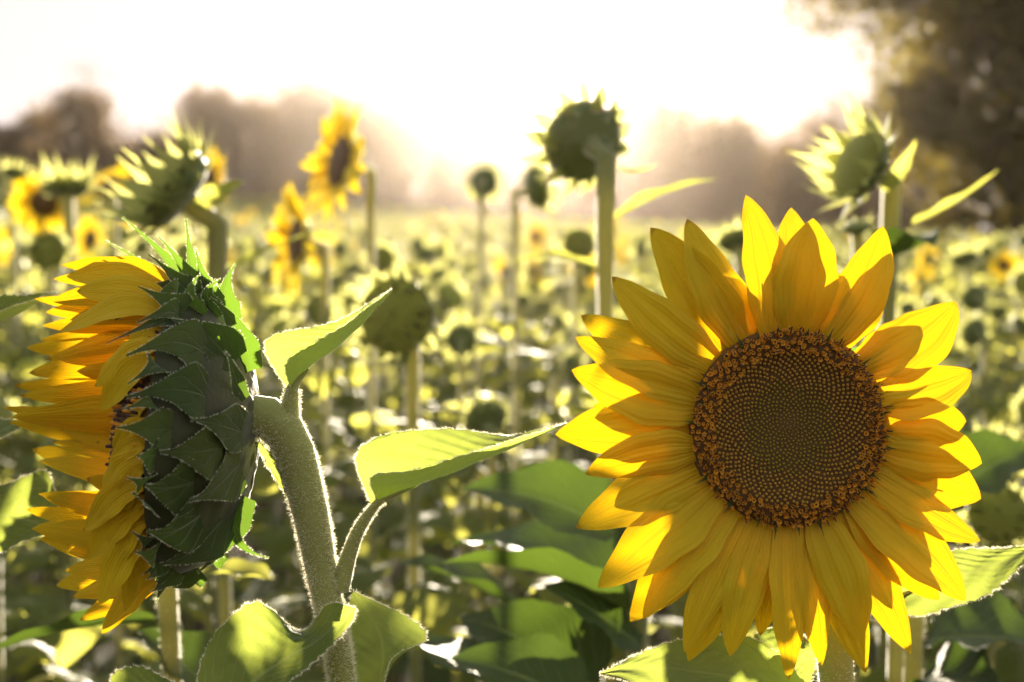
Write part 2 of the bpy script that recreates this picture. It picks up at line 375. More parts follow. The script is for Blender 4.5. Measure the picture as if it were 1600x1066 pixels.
# px of the middle, px of the top, px width, distance factor, variant, label
TL = [(-60, 205, 150, 1.05, 0, 'round dark tree at the far left end of the treeline'),
      (18, 212, 90, 1.0, 1, 'low round tree at the left edge of the picture beyond the field'),
      (72, 190, 90, 1.05, 3, 'small tree against the left flank of the lone domed tree'),
      (130, 160, 130, .95, 0, 'lone domed tree before the bright gap in the treeline, on its left side'),
      (205, 232, 120, 1.1, 2, 'low bushy tree filling the bright gap beside the domed tree'),
      (262, 225, 90, 1.1, 4, 'low bushy tree behind the tall spiky green head'),
      (335, 160, 120, 1.0, 1, 'tall tree rising directly right of the bright gap in the treeline'),
      (400, 178, 110, 1.05, 3, 'brown hazy tree between the bright gap and the tall yellow flower'),
      (480, 158, 130, 1.0, 4, 'broad hazy tree behind the tall yellow flower'),
      (560, 168, 130, 1.05, 0, 'hazy tree right of the tall yellow flower'),
      (640, 188, 120, 1.0, 2, 'pinkish sunlit tree left of the sun glare'),
      (725, 203, 120, 1.08, 3, 'washed out tree in the left half of the sun glare'),
      (800, 214, 120, 1.1, 1, 'low washed out tree straight under the sun'),
      (880, 206, 120, 1.1, 2, 'washed out tree behind the big hazy flower head'),
      (1012, 168, 130, 1.0, 0, 'tan domed tree immediately right of the big hazy flower head'),
      (1085, 195, 110, 1.05, 4, 'brown tree behind the top petals of the open flower'),
      (1150, 205, 110, 1.0, 1, 'brown tree at the right shoulder of the treeline'),
      (1215, 238, 100, 1.1, 3, 'lowest tree of the dip between treeline and big dark tree'),
      (1285, 205, 110, .98, 2, 'dark tree behind the spiky green head on the right'),
      (1350, 225, 120, 1.02, 0, 'dark tree partly hidden by the big dark tree'),
      (1430, 215, 130, 1.1, 4, 'dark tree showing under the branches of the big dark tree')]
for px, top, wpx, df, v, lab in TL:
    d = TREE_D * df; x = (px - 800) / FPX * d; gz = float(ground_z(x, d)); eye = (350 - top + 12) / FPX * d
    H = CAMZ + eye - gz; W = wpx / FPX * d * 1.25
    o = thing('field_edge_tree', (x, d, gz - .1), lab, 'tree', 'trees along the far edge of the field')
    s = np.diag([W / 9, W / 9, H / 9, 1.0]) @ T4(R=rotz(px * .7)); s = T4(R=rotz(px * .7)) @ np.diag([W / 9, W / 9, H / 9, 1.0])
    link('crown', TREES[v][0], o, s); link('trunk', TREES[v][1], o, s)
# undergrowth along the field edge
pts = []
for k in range(420):
    x = rng.uniform(-34, 36); y = TREE_D + rng.uniform(-4, 9); h = rng.uniform(.8, 2.2)
    pts.append(np.array([x, y, float(ground_z(x, y)) + h * .5]) + rng.normal(size=(36, 3)) * [.8, .8, h * .38])
V, T = leaf_quads(np.concatenate(pts), .3); g = Geo(); g.add(V, T)
link('undergrowth', g.mesh('undergrowth', M_TREE, False), kind='stuff')

def big_tree(px, d, H, W, nblob, nleaf, lab, seed, low=.0):
    x = (px - 800) / FPX * d; gz = float(ground_z(x, d))
    o = thing('broadleaf_tree', (x, d, gz - .1), lab, 'tree')
    (V, T), cs = crown_geo(H, W, nblob, nleaf, .17, low)
    # twigs reaching out to the sunny side, loose enough for the sky to show through
    g = Geo(); g.add(V, T); tg = tube([(0, 0, -.3), (.1, 0, H * .3), (-.1, .1, H * .6), (0, 0, H * .9)], [.28, .2, .13, .03], 10, 9)
    for k in range(34):
        z = H * rng.uniform(.35, .95); a = rng.uniform(2.2, 4.1); r1 = W * (rng.uniform(.42, .64) if z < H * .55 else rng.uniform(.55, .92))
        e = np.array([math.cos(a) * r1, math.sin(a) * r1, z + rng.uniform(-.2, .7)])
        tube([(0, 0, z * .7), e * [.5, .5, .93], e], [.06, .03, .008], 6, 5, g=tg)
        c = []
        for f in np.linspace(.5, 1.0, 7): c.append(e * [f, f, 1] + rng.normal(size=(34, 3)) * .2)
        V2, T2 = leaf_quads(np.concatenate(c), .15); g.add(V2, T2)
    for xx, yy, z, r in cs[::2]:
        tube([(0, 0, z * .6), (xx * .4, yy * .4, z * .85), (xx, yy, z)], [.09, .05, .01], 5, 5, g=tg)
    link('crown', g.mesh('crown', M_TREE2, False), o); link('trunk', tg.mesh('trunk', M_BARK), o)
big_tree(1575, 28, 8.8, 4.9, 46, 13000, 'big dark tree at the right edge, its branches reaching over the spiky green head', 3)
big_tree(1720, 31, 8.5, 5.5, 40, 14000, 'second big dark tree cut off by the right edge of the picture', 5)

# ------------------------------------------------------------------ sunflower building blocks
def ribbon(path, side, W, nu=5, cup=0.0, ridge=0.0, ruffle=0.0, fold=0.0, serr=0.0, m=0, g=None, seed=0.0):
    """blade along a path; returns (geo, left edge, midrib, right edge)"""
    n = len(path); t = tangents(path); side = side - t * np.sum(side * t, 1, keepdims=True); side /= np.linalg.norm(side, axis=1, keepdims=True) + 1e-12
    nrm = np.cross(side, t); W = np.asarray(W)[:, None]; v = np.linspace(0, 1, n)[:, None]
    wl_ = W * (1 + serr * (np.arange(n)[:, None] % 2)); lift = cup * W
    L = path - side * wl_ + nrm * (lift + ruffle * W * np.sin(v * 17 + seed)); R = path + side * wl_ + nrm * (lift + ruffle * W * np.sin(v * 15 + seed * 2 + 1.3))
    wmax = float(W.max())
    def disp(u, vv): return ridge * wmax * np.cos(u * 3.1 * np.pi) * np.sin(np.pi * np.clip(vv * 1.05, 0, 1))
    g = sheet(L, path, R, nu, fold, disp if ridge else None, m, g)
    return g, L, path, R
def petal_profile(n):
    t = np.linspace(0, 1, n)
    return np.where(t < .42, .42 + .58 * np.sin(np.pi / 2 * t / .42), np.cos(np.pi / 2 * np.clip((t - .42) / .58, 0, 1)) ** .78) + .010
def bract_profile(n):
    t = np.linspace(0, 1, n)
    return np.where(t < .22, .8 + .2 * np.sin(np.pi / 2 * t / .22), (1 - np.clip((t - .22) / .78, 0, 1)) ** 1.9 * .94 + .04)
def heart_profile(n):
    t = np.linspace(0, 1, n)
    return np.clip(np.sin(np.pi * t ** .58) ** .85, 0, 1) * (1 - .12 * t) + .01 + .25 * np.exp(-((t - .02) / .05) ** 2) * 0
def bezier(a, b_, c_, n, e=None):
    t = np.linspace(0, 1, n)[:, None]; a, b_, c_ = map(np.asarray, (a, b_, c_))
    if e is None: return a * (1 - t) ** 2 + 2 * b_ * t * (1 - t) + c_ * t ** 2
    e = np.asarray(e); return a * (1 - t) ** 3 + 3 * b_ * t * (1 - t) ** 2 + 3 * c_ * t * t * (1 - t) + e * t ** 3

# generic leaf, unit length about 1, leaving along +x, up is +z
def leaf_geo(kind, nv=11, nu=5, pet_seg=5):
    r = np.random.default_rng(kind + 40); droop = [-.9, -.5, -1.2, -.2, -1.5, -.7][kind % 6]; start = [.7, .9, .6, .8, .75, .4][kind % 6]
    n = 30; s = np.linspace(0, 1, n); ang = start + (droop - start) * np.clip((s - .15) / .85, 0, 1) ** 1.0
    p = np.cumsum(np.stack([np.cos(ang), .12 * np.sin(s * 3 + kind), np.sin(ang)], 1) / n, axis=0); p -= p[0]
    k = int(n * .34); g = tube(p[:k + 1], [.022, .015, .014], 5, pet_seg, cap=False, m=1)
    bl = spline(p[k:], nv); side = np.tile([0.0, 1.0, 0.0], (nv, 1)) + .15 * np.array([0, 0, 1.0]) * r.normal()
    w = heart_profile(nv) * r.uniform(.24, .31)
    ribbon(bl, side, w, nu, cup=.22 + .15 * r.random(), ruffle=.14, fold=.6, serr=.05, g=g, seed=kind * 1.7)
    return g
LEAF_G = [leaf_geo(k) for k in range(6)]; LEAF_M = [x.mesh('leaf', [M_LEAF_FIELD, M_STEM_FIELD]) for x in LEAF_G]
LEAF_GL = [leaf_geo(k, 5, 3, 3) for k in range(6)]

# generic head, unit disc radius, facing +z, attached at z = -0.62
def dome_geo(seg=16, rings=6, H=.6, m=0):
    g = Geo(); th = np.linspace(0.02, np.pi / 2, rings); a = np.linspace(0, 2 * np.pi, seg, endpoint=False)
    r = np.sin(th) ** .75; h = -H * np.cos(th) ** .65
    V = np.stack([r[:, None] * np.cos(a), r[:, None] * np.sin(a), np.repeat(h[:, None], seg, 1)], -1)
    g.add(V, grid_tris(rings, seg, True), None, m); return g
def disc_geo(seg=16, rings=4, bulge=.18, m=0):
    g = Geo(); rr = np.linspace(.02, .97, rings); a = np.linspace(0, 2 * np.pi, seg, endpoint=False)
    h = bulge * (1 - rr ** 2) + .02
    V = np.stack([rr[:, None] * np.cos(a), rr[:, None] * np.sin(a), np.repeat(h[:, None], seg, 1)], -1)
    g.add(V, grid_tris(rings, seg, True)[:, ::-1], None, m); return g
def bract_geo(curl, length=.8, w=.2, nv=8, nu=3):
    # starts at origin heading +x (radial) with +z the facing direction
    p = bezier((0, 0, 0), (length * .5, 0, .10), (length * .95, 0, .10 + curl), nv)
    return ribbon(p, np.tile([0, 1.0, 0], (nv, 1)), bract_profile(nv) * w, nu, cup=.35, g=None)[0]
def petal_geo_generic(v=0, nv=9, nu=5):
    p = bezier((0, 0, 0), (.7, 0, .28 - .2 * v), (1.45, 0, .12 + .3 * v), nv)
    return ribbon(p, np.tile([0, 1.0, 0], (nv, 1)), petal_profile(nv) * .24, nu, cup=.3, ridge=.06)[0]
DOME_G, DISC_G = dome_geo(), disc_geo()
DOME_M = DOME_G.mesh('flower_head', M_DOME_FIELD)
DISC_DARK_M = DISC_G.mesh('disc', M_DISC); DISC_YG_M = disc_geo(bulge=.3).mesh('disc', M_DISC_YG)
BRACT_G = [bract_geo(.45), bract_geo(.05, 1.0), bract_geo(-.45, .9), bract_geo(.8, .75, .22)]
BRACT_M = [x.mesh('bract', M_BRACT_FIELD) for x in BRACT_G]
PETAL_G = [petal_geo_generic(0), petal_geo_generic(1), petal_geo_generic(-.6)]; PETAL_M = [x.mesh('petal', M_PETAL_FAR) for x in PETAL_G]

def bract_mats(kind, r):
    """list of (variant, matrix in head space) for a head kind"""
    out = []
    rows = {'tall': [(17, 1.0, .75, 1), (13, .88, .35, 1), (9, .6, -.05, 0)], 'spiky': [(13, 1.0, .15, 1), (11, .8, -.25, 0)], 'bud': [(12, 1.0, .75, 3), (11, .86, .35, 0), (9, .6, -.2, 0)],
            'flower': [(13, .95, .0, 1), (11, .75, -.3, 0)], 'back': [(13, 1.0, .55, 1), (12, .85, .2, 0), (8, .55, -.1, 0)]}[kind]
    for cnt, s0, tilt, var in rows:
        th = s0 * np.pi / 2; rr = np.sin(th) ** .75; h = -.6 * max(0, np.cos(th)) ** .65
        for k in range(cnt):
            a = 2 * np.pi * (k + r.uniform(-.2, .2)) / cnt + s0 * 3
            R = rotz(a) @ roty(-(tilt + r.uniform(-.22, .22)))
            out.append((var if r.random() > .25 else 0, T4((rr * math.cos(a) * .97, rr * math.sin(a) * .97, h), R, r.uniform(.75, 1.1) * (1.0 if s0 > .9 else .85) * (1.35 if kind == 'tall' and s0 > .8 else 1))))
    return out
def petal_mats(r, cnt=30):
    out = []
    for k in range(cnt):
        a = 2 * np.pi * (k + r.uniform(-.3, .3)) / cnt; lay = (k % 2) * .05
        out.append((int(r.integers(0, 3)), T4((.82 * math.cos(a), .86 * math.sin(a), -.04 - lay), rotz(a) @ roty(-r.uniform(-.1, .35)) @ rotx(r.uniform(-.3, .3)), r.uniform(.95, 1.25))))
    return out
def stem_points(root, top, hd, R, r):
    """stem from the ground to the back of the head, arching over into it"""
    back = top - hd * R * .6; a = back - hd * R * .7; n = np.array([0, 0, 1.0])
    off = unit(np.array([-hd[0], -hd[1], 0]) + 1e-6)
    drop = min(.25, .10 + .05 * (1 - hd[2]))
    b1 = a + np.array([0, 0, -drop]) + off * .0
    mid = (b1 + root) / 2 + np.array([r.uniform(-.015, .015), r.uniform(-.015, .015), 0])
    return [root, root * .6 + mid * .4, mid, b1, a + n * .01 * (1 - hd[2]), back + hd * R * .12]

def sunflower(headpx=None, d=None, pos=None, root=None, hd=(0, -1, .2), R=.06, kind='bud', stem_r=.0075, nleaf=11, leaf=.26,
              label='', group=None, detail=2, seed=0, leaf_from=.25, leaf_to=.9, rootpx=None, extra=None, name='sunflower_plant'):
    r = np.random.default_rng(seed + 100); hd = unit(hd)
    top = P(*headpx, d) if pos is None else np.asarray(pos, float)
    if root is None:
        if rootpx: q = P(rootpx[0], rootpx[1], d); dx = (q[0] - top[0]); root = np.array([top[0] + dx, top[1], 0])
        else: root = np.array([top[0] - hd[0] * R * 1.3 + r.uniform(-.03, .03), top[1] - hd[1] * R * 1.3, 0])
        root[2] = float(ground_z(root[0], root[1])) - .03
    o = thing(name, root, label, 'sunflower', group)
    sp = stem_points(root, top, hd, R, r); rel = [q - root for q in sp]
    link('stem', tube(rel, [stem_r * 1.3, stem_r * 1.1, stem_r, stem_r * .9, stem_r * 1.0, stem_r * 1.7], 22, 8, .03).mesh('stem', M_STEM_FIELD), o)
    HB = basis(hd); Hm = T4(top - root, HB @ rotz(r.uniform(0, 6)), R)
    head = link('flower_head', DOME_M, o, Hm)
    link('disc', DISC_DARK_M if kind == 'flower' else DISC_YG_M, head)
    for v, m in bract_mats(kind, r): link('bract', BRACT_M[v], head, m)
    if kind == 'flower':
        for v, m in petal_mats(r): link('petal', PETAL_M[v], head, m)
    if kind == 'bud':   # young petals still folded over the middle
        for k in range(9):
            a = r.uniform(0, 6.28); q = r.uniform(.1, .55)
            link('bract', BRACT_M[k % 2], head, T4((q * math.cos(a), q * math.sin(a), .22), rotz(a + math.pi) @ roty(-r.uniform(0, .35)), r.uniform(.25, .45)))
        for k in range(10):
            a = k * .628 + r.uniform(-.2, .2); link('bract', BRACT_M[0], head, T4((.86 * math.cos(a), .86 * math.sin(a), .1), rotz(a + math.pi) @ roty(-r.uniform(.15, .6)), r.uniform(.5, .75)))
    if not group: link('stem_hair', tube_hairs(rel, [stem_r * 1.2, stem_r * .95, stem_r, stem_r * 1.3], 2600, .002, .005, .0005, f0=.45).mesh('stem_hair', M_HAIR), o, kind='stuff')
    path = spline(rel, 40); H = path[:, 2].max()
    for k in range(nleaf):
        f = leaf_from + (leaf_to - leaf_from) * (k + r.uniform(-.3, .3)) / max(1, nleaf - 1); z = H * f
        i = int(np.argmin(np.abs(path[:34, 2] - z))); a = k * 2.4 + seed
        s = leaf * (1.25 - .75 * f) * r.uniform(.85, 1.2) * (1.15 if f < .8 else .9)
        link('leaf', LEAF_M[(k + seed) % 6], o, T4(path[i], rotz(a) @ roty(r.uniform(-.25, .25)), s))
    if extra: extra(o, root)
    return o
def leaf_between(o, root, base, tip, width, nrm=(0, 0, 1), sag=.0, fold=.5, cup=.3, mats=None, petiole=None, nm='leaf', hair=False, nv=25, nu=9, serr=.05):
    base, tip = np.asarray(base), np.asarray(tip); L = np.linalg.norm(tip - base)
    p = bezier(base, (base + tip) / 2 + np.asarray(nrm) * sag * L, tip, nv); side = np.cross(unit(tip - base), unit(nrm))
    g, Le, Mi, Ri = ribbon(p, np.tile(side, (nv, 1)), heart_profile(nv) * width, nu, cup=cup, fold=fold, ruffle=.08, serr=serr, seed=base[0] * 50)
    if petiole is not None: tube([np.asarray(q) for q in petiole] + [p[0], p[2]], [.006, .0042, .004, .003], 12, 8, m=1, g=g)
    V = g.V
    g.V = [v - root for v in V]
    return link(nm, g.mesh(nm, mats or [M_LEAF_SHADED if nrm[1] != 0 else M_LEAF_FIELD, M_STEM_FIELD]), o)

# ------------------------------------------------------------------ hero flower facing the lens (right)
DB = .97
def hero_B():
    root = P(1318, 1200, 1.02); root[2] = 0; root = np.array([root[0], root[1], -.02])
    o = thing('sunflower_plant', root, 'large fully open yellow sunflower facing the viewer with a brown seed disc', 'sunflower')
    C = P(1231, 669, DB); N = unit(-FW + RT * .06 + UP * .0); pxm = DB / FPX
    R = 153 * pxm
    uu = unit(UP - N * UP.dot(N)); rr_ = np.cross(uu, N); rr_ = rr_ if rr_.dot(RT) > 0 else -rr_
    def L(dx, dy, w=0.0): return C + rr_ * dx * pxm + uu * (-dy) * pxm + N * w   # px offsets in the flower plane
    HB = basis(N)
    # receptacle
    hd = link('flower_head', DOME_G.mesh('flower_head', M_DOME), o, T4(C - root - N * .004, HB, R * 1.06))
    inv = np.linalg.inv(T4(C - N * .004, HB, R * 1.06))
    def sub(nm, g, mats, kind=None, smooth=True):
        g.V = [v @ inv[:3, :3].T + inv[:3, 3] for v in g.V]
        return link(nm, g.mesh(nm, mats, smooth), hd, kind=kind)
    # petals: tip px, half width px, layer, sideways bow px, lift of the tip (m), fold
    PT = [(1074, 341, 37, 1, -10, .004), (1015, 357, 42, 0, 6, -.004), (1160, 306, 33, 2, 12, .0), (1246, 321, 36, 0, 0, -.006),
          (1262, 344, 43, 2, 0, .006), (1374, 351, 36, 1, 14, .0), (1386, 383, 30, 0, 14, -.008), (1492, 467, 42, 1, 14, .004),
          (1519, 575, 36, 2, 10, .004), (1509, 659, 35, 2, -2, .0), (1525, 725, 42, 2, -6, .008), (1546, 786, 44, 1, -6, -.002),
          (1541, 845, 30, 2, 8, .0), (1500, 939, 40, 2, -10, .006), (1474, 936, 30, 1, 10, -.002), (1423, 1024, 34, 1, -6, .0),
          (1363, 1058, 32, 0, 4, -.006), (1334, 1000, 34, 2, -8, .004), (1287, 1043, 26, 1, 2, .0), (1229, 1060, 31, 2, 0, .004),
          (1196, 1000, 25, 0, 4, -.006), (1140, 1022, 30, 2, 10, .002), (1079, 1035, 36, 1, 8, -.002), (1068, 1014, 30, 2, 12, .006),
          (987, 972, 38, 1, 8, .0), (1006, 966, 30, 2, 14, .008), (932, 914, 40, 2, 4, .004), (899, 824, 38, 1, 6, .0),
          (911, 742, 32, 2, 12, .004), (868, 683, 40, 1, 10, .002), (892, 575, 42, 2, -6, .004), (898, 524, 33, 1, -8, .0),
          (911, 490, 34, 0, -6, -.006), (958, 429, 32, 1, -12, .002), (930, 640, 34, 0, 4, -.01), (1120, 420, 30, 0, 0, -.01),
          (1320, 420, 30, 0, 0, -.01), (1440, 500, 30, 0, 4, -.012), (1468, 760, 38, 0, 0, -.01), (1450, 870, 34, 0, -4, -.01),
          (960, 780, 34, 0, 4, -.012), (1030, 880, 34, 0, 4, -.012), (1180, 960, 30, 0, 0, -.012), (1395, 940, 30, 0, 0, -.012),
          (1213, 400, 28, 0, 0, -.012), (1258, 1000, 22, 0, 0, -.01)]
    for k, (tx, ty, hw, lay, bow, lift) in enumerate(PT):
        dx, dy = tx - 1231, ty - 669; ln = math.hypot(dx, dy); ux, uy = dx / ln, dy / ln; sx, sy = -uy, ux
        r0 = 138; r = np.random.default_rng(k)
        n = 30; t = np.linspace(0, 1, n)
        rad = r0 + (ln - r0) * t; bo = bow * np.sin(np.pi * t * .85)
        w = -.006 + lay * .0032 + .010 * np.sin(np.pi * t * .9) + lift * t ** 1.3 - .003 * (t > 2) + .012 * (t ** 3) * r.uniform(-.7, .5)
        p = np.array([L(ux * q + sx * b_, uy * q + sy * b_, ww) for q, b_, ww in zip(rad, bo, w)])
        side = np.tile(rr_ * sx - uu * sy, (n, 1)); tw = r.uniform(-.5, .5) * np.sin(t * 2.2)
        side = side * np.cos(tw)[:, None] + N * np.sin(tw)[:, None]
        W = petal_profile(n) * hw * 1.17 * pxm * (1 + .04 * np.sin(t * 21 + k)) * (1 + r.uniform(-.18, .18) * (t - .4))
        g, *_ = ribbon(p, side, W, 13, cup=r.uniform(-.05, .3), ridge=.065, ruffle=.05, seed=k)
        sub('petal', g, M_PETAL)
    # small green bract tips between the petals and the disc, and bracts behind
    for k in range(26):
        a = k * 2 * np.pi / 26 + rng.uniform(-.08, .08); r1 = rng.uniform(158, 178) if k % 2 else rng.uniform(150, 168)
        p = bezier(L(math.cos(a) * 128, math.sin(a) * 128, .000), L(math.cos(a) * 148, math.sin(a) * 148, .009), L(math.cos(a) * r1, math.sin(a) * r1, .0095), 7)
        sd = np.tile(-math.sin(a) * rr_ - math.cos(a) * uu, (7, 1))
        sub('bract', ribbon(p, sd, bract_profile(7) * 9 * pxm, 3, cup=.3)[0], M_BRACT)
    for k in range(18):
        a = k * 2 * np.pi / 18; r1 = rng.uniform(225, 265)
        p = bezier(L(math.cos(a) * 120, math.sin(a) * 120, -.03), L(math.cos(a) * 180, math.sin(a) * 180, -.026), L(math.cos(a) * r1, math.sin(a) * r1, -.016), 9)
        sd = np.tile(-math.sin(a) * rr_ - math.cos(a) * uu, (9, 1))
        sub('bract', ribbon(p, sd, bract_profile(9) * 28 * pxm, 5, cup=-.2)[0], M_BRACT)
    # disc: shallow dish with a raised rim and a flat middle
    def dz(q): return .0045 + .0035 * np.exp(-((q - .84) / .17) ** 2) - .0035 * np.exp(-(q / .5) ** 2) + .0016 * np.exp(-(q / .12) ** 2) - .010 * np.clip((q - .93) / .12, 0, 1) ** 2
    g = Geo(); q = np.linspace(.001, 1.03, 26); a = np.linspace(0, 2 * np.pi, 64, endpoint=False)
    V = C + (q[:, None, None] * R) * (np.cos(a)[None, :, None] * rr_ + np.sin(a)[None, :, None] * uu) + N * dz(q)[:, None, None]
    g.add(V, grid_tris(26, 64, True)); sub('disc', g, M_DISC)
    gk, go = Geo(), Geo(); NF = 1650; hx = np.arange(6) * np.pi / 3
    for i in range(NF):
        q = ((i + .5) / NF) ** .54; a = i * 2.39996323; q2 = q * 1.0
        if q > .99: continue
        jit = rng.normal(size=2) * (.004 if q < .8 else .012)
        x, y = q2 * math.cos(a) + jit[0], q2 * math.sin(a) + jit[1]
        c = C + rr_ * x * R + uu * y * R + N * dz(q)
        er = unit(rr_ * x + uu * y + 1e-9); et = np.cross(N, er)
        sp = R * 1.0 * math.sqrt(math.pi / NF) * (1.08 * q ** .08 if q > .1 else .75)
        if q < .77:
            s = sp * (.27 + .15 * q); hgt = (.0008 + .0018 * q) * (1 + .2 * rng.normal())
            ax = unit(N - er * .25 * (q - .3))
            ring = np.cos(hx)[:, None] * er + np.sin(hx)[:, None] * et
            V = np.vstack([c + ring * s * .8, c + ax * hgt * .6 + ring * s, c + ax * hgt * 1.1 + ring * s * .55, c + ax * hgt * 1.25])
            T = np.concatenate([grid_tris(3, 6, True), np.stack([12 + np.arange(6), 12 + (np.arange(6) + 1) % 6, np.full(6, 18)], -1)])
            gk.add(V, T, None, 1 if q < .46 + .05 * rng.normal() else 0)
            if q > .5 and rng.random() < .06:
                gk.add(c + ax * hgt * 1.3 + np.vstack([ring * s * .3, ax * s * .4]), np.stack([np.arange(6), (np.arange(6) + 1) % 6, np.full(6, 6)], -1), None, 2)
        else:
            lean = .35 * (q - .75) / .25 + rng.uniform(-.25, .25); ax = unit(N + er * lean * 1.6 + et * rng.uniform(-.35, .35))
            hgt = rng.uniform(.0022, .0068); s = sp * rng.uniform(.22, .40)
            e1 = unit(np.cross(ax, et)); e2 = np.cross(ax, e1); h5 = np.arange(5) * 2 * np.pi / 5 + rng.random()
            ring = np.cos(h5)[:, None] * e1 + np.sin(h5)[:, None] * e2
            V = np.vstack([c + ring * s * .5, c + ax * hgt * .7 + ring * s * .8, c + ax * hgt * .82 + ring * s * 1.7 + ax * rng.normal(size=(5, 1)) * .0004])
            go.add(V, grid_tris(3, 5, True), None, 0)
            if rng.random() < .42:
                t2 = c + ax * hgt * (1.35 + .3 * rng.random())
                V = np.vstack([c + ax * hgt * .7 + ring * s * .45, t2 + ring * s * .42, t2 + ax * s * .5])
                T = np.concatenate([grid_tris(2, 5, True), np.stack([5 + np.arange(5), 5 + (np.arange(5) + 1) % 5, np.full(5, 10)], -1)])
                go.add(V, T, None, 1)
                if rng.random() < .35:
                    go.add(t2 + ax * s * .5 + np.vstack([ring * s * .35, ax * s * .7]), np.stack([np.arange(5), (np.arange(5) + 1) % 5, np.full(5, 5)], -1), None, 2)
    sub('closed_floret', gk, [M_KNOB, M_KNOB_IN, M_POLLEN], 'stuff'); sub('open_floret', go, [M_OPEN, M_ANTHER, M_POLLEN], 'stuff')
    # stem behind the head, down to the soil
    sp = [root, P(1330, 1500, 1.03), P(1312, 1160, 1.02), P(1306, 1050, 1.02), P(1290, 900, 1.03), P(1262, 760, 1.045), P(1242, 690, 1.03), P(1236, 675, 1.0)]
    sr = [.011, .0105, .0095, .0085, .0085, .009, .012, .018]
    st = tube([q - root for q in sp], sr, 60, 18, .02).mesh('stem', M_STEM); so = link('stem', st, o)
    link('stem_hair', tube_hairs([q - root for q in sp], sr, 9000, .0018, .0038, f0=.66).mesh('stem_hair', M_HAIR), so, kind='stuff')
    hero_leaf(o, root, [(1268, 1120, 1.0), (1262, 1075, .99), (1180, 1000, 1.0), (1080, 1000, 1.0), (1010, 1018, 1.0), (936, 1053, 1.0)],
              [(1272, 1125, .99), (1210, 1080, .985), (1140, 1058, .985), (1060, 1046, .985), (1000, 1045, .99), (936, 1053, 1.0)],
              [(1272, 1130, .98), (1200, 1130, .97), (1120, 1110, .96), (1050, 1090, .97), (990, 1066, .98), (936, 1053, 1.0)], [(1306, 1170, 1.02), (1290, 1150, 1.0)])
    hero_leaf(o, root, [(1268, 1120, 1.01), (1200, 1075, 1.02), (1170, 1010, 1.03), (1196, 985, 1.04), (1240, 984, 1.04)],
              [(1270, 1120, 1.0), (1232, 1080, 1.0), (1225, 1040, 1.01), (1230, 1010, 1.02), (1240, 984, 1.04)],
              [(1272, 1120, 1.0), (1262, 1085, .99), (1272, 1030, 1.0), (1262, 1003, 1.01), (1240, 984, 1.04)], None)
    hero_leaf(o, root, [(1388, 936, 1.06), (1375, 880, 1.07), (1440, 872, 1.07), (1500, 860, 1.07), (1570, 857, 1.07), (1650, 848, 1.07)],
              [(1390, 938, 1.05), (1420, 925, 1.05), (1470, 906, 1.05), (1520, 892, 1.05), (1580, 872, 1.06), (1650, 848, 1.07)],
              [(1390, 942, 1.04), (1430, 962, 1.03), (1490, 945, 1.03), (1545, 925, 1.03), (1600, 880, 1.05), (1650, 848, 1.07)], [(1302, 1040, 1.025), (1350, 960, 1.05)])

def hero_leaf(o, root, L, M, R, pet, nv=64, nu=15, fold=.55, hair=.0002, pr=.0035, hl=(.001, .003)):
    Lp, Mp, Rp = [spline([P(*q) for q in X], nv) for X in (L, M, R)]
    # fine serrated edge
    k = np.arange(nv); t = np.linspace(0, 1, nv)
    for E, sd in ((Lp, 0), (Rp, 1)):
        out = E - Mp; ln = np.linalg.norm(out, axis=1, keepdims=True) + 1e-9
        tooth = ((k % 4) / 3.0)[:, None] * .0024 * np.sin(np.pi * np.clip(t, .02, .98))[:, None] * np.random.default_rng(nv + sd).uniform(.3, 1.3, (nv, 1))
        E += out / ln * tooth
    g = Geo()
    def disp(u, v): return .0006 * np.cos((v * 9 - np.abs(u) * 4.2 + .25 * np.sin(v * 13)) * 2 * np.pi) * np.sin(np.pi * np.abs(u)) * np.sin(np.pi * v) + .0009 * np.sin(v * 17 + u * 4) * np.sin(v * 7 + 2 + u * 3)
    sheet(Lp, Mp, Rp, nu, fold, disp, 0, g)
    if pet: tube([P(*q) for q in pet] + [Mp[0], Mp[5], Mp[14]], [pr * 1.5, pr * 1.1, pr * .85, pr * .5, pr * .12], 26, 12, .02, m=1, g=g)
    g.V = [v - root for v in g.V]
    lo = link('leaf', g.mesh('leaf', [M_LEAF, M_STEM, M_VEIN]), o)
    h = Geo(); edge_hairs(Lp, Mp, *hl, hair, h); edge_hairs(Rp, Mp, *hl, hair, h)
    if pet: tube_hairs([P(*q) for q in pet] + [Mp[0], Mp[3]], [pr * 1.5, pr, pr * .9, pr * .6], 1500, .0012, .0026, g=h)
    # down on the blade
    n = 900; i = rng.integers(0, nv - 1, n); u = rng.random(n)[:, None]; E = np.where(rng.random((n, 1)) < .5, Lp[i], Rp[i])
    rt_ = Mp[i] * (1 - u) + E * u; dn = np.cross(Rp[i] - Lp[i], tangents(Mp)[i]); dn /= np.linalg.norm(dn, axis=1, keepdims=True) + 1e-9
    hairs(rt_, dn * np.sign(rng.random((n, 1)) - .5) + rng.normal(size=(n, 3)) * .2, rng.uniform(.0004, .0009, n), .00012, h)
    h.V = [v - root for v in h.V]
    link('leaf_hair', h.mesh('leaf_hair', M_HAIR), lo, kind='stuff')
    return lo
hero_B()

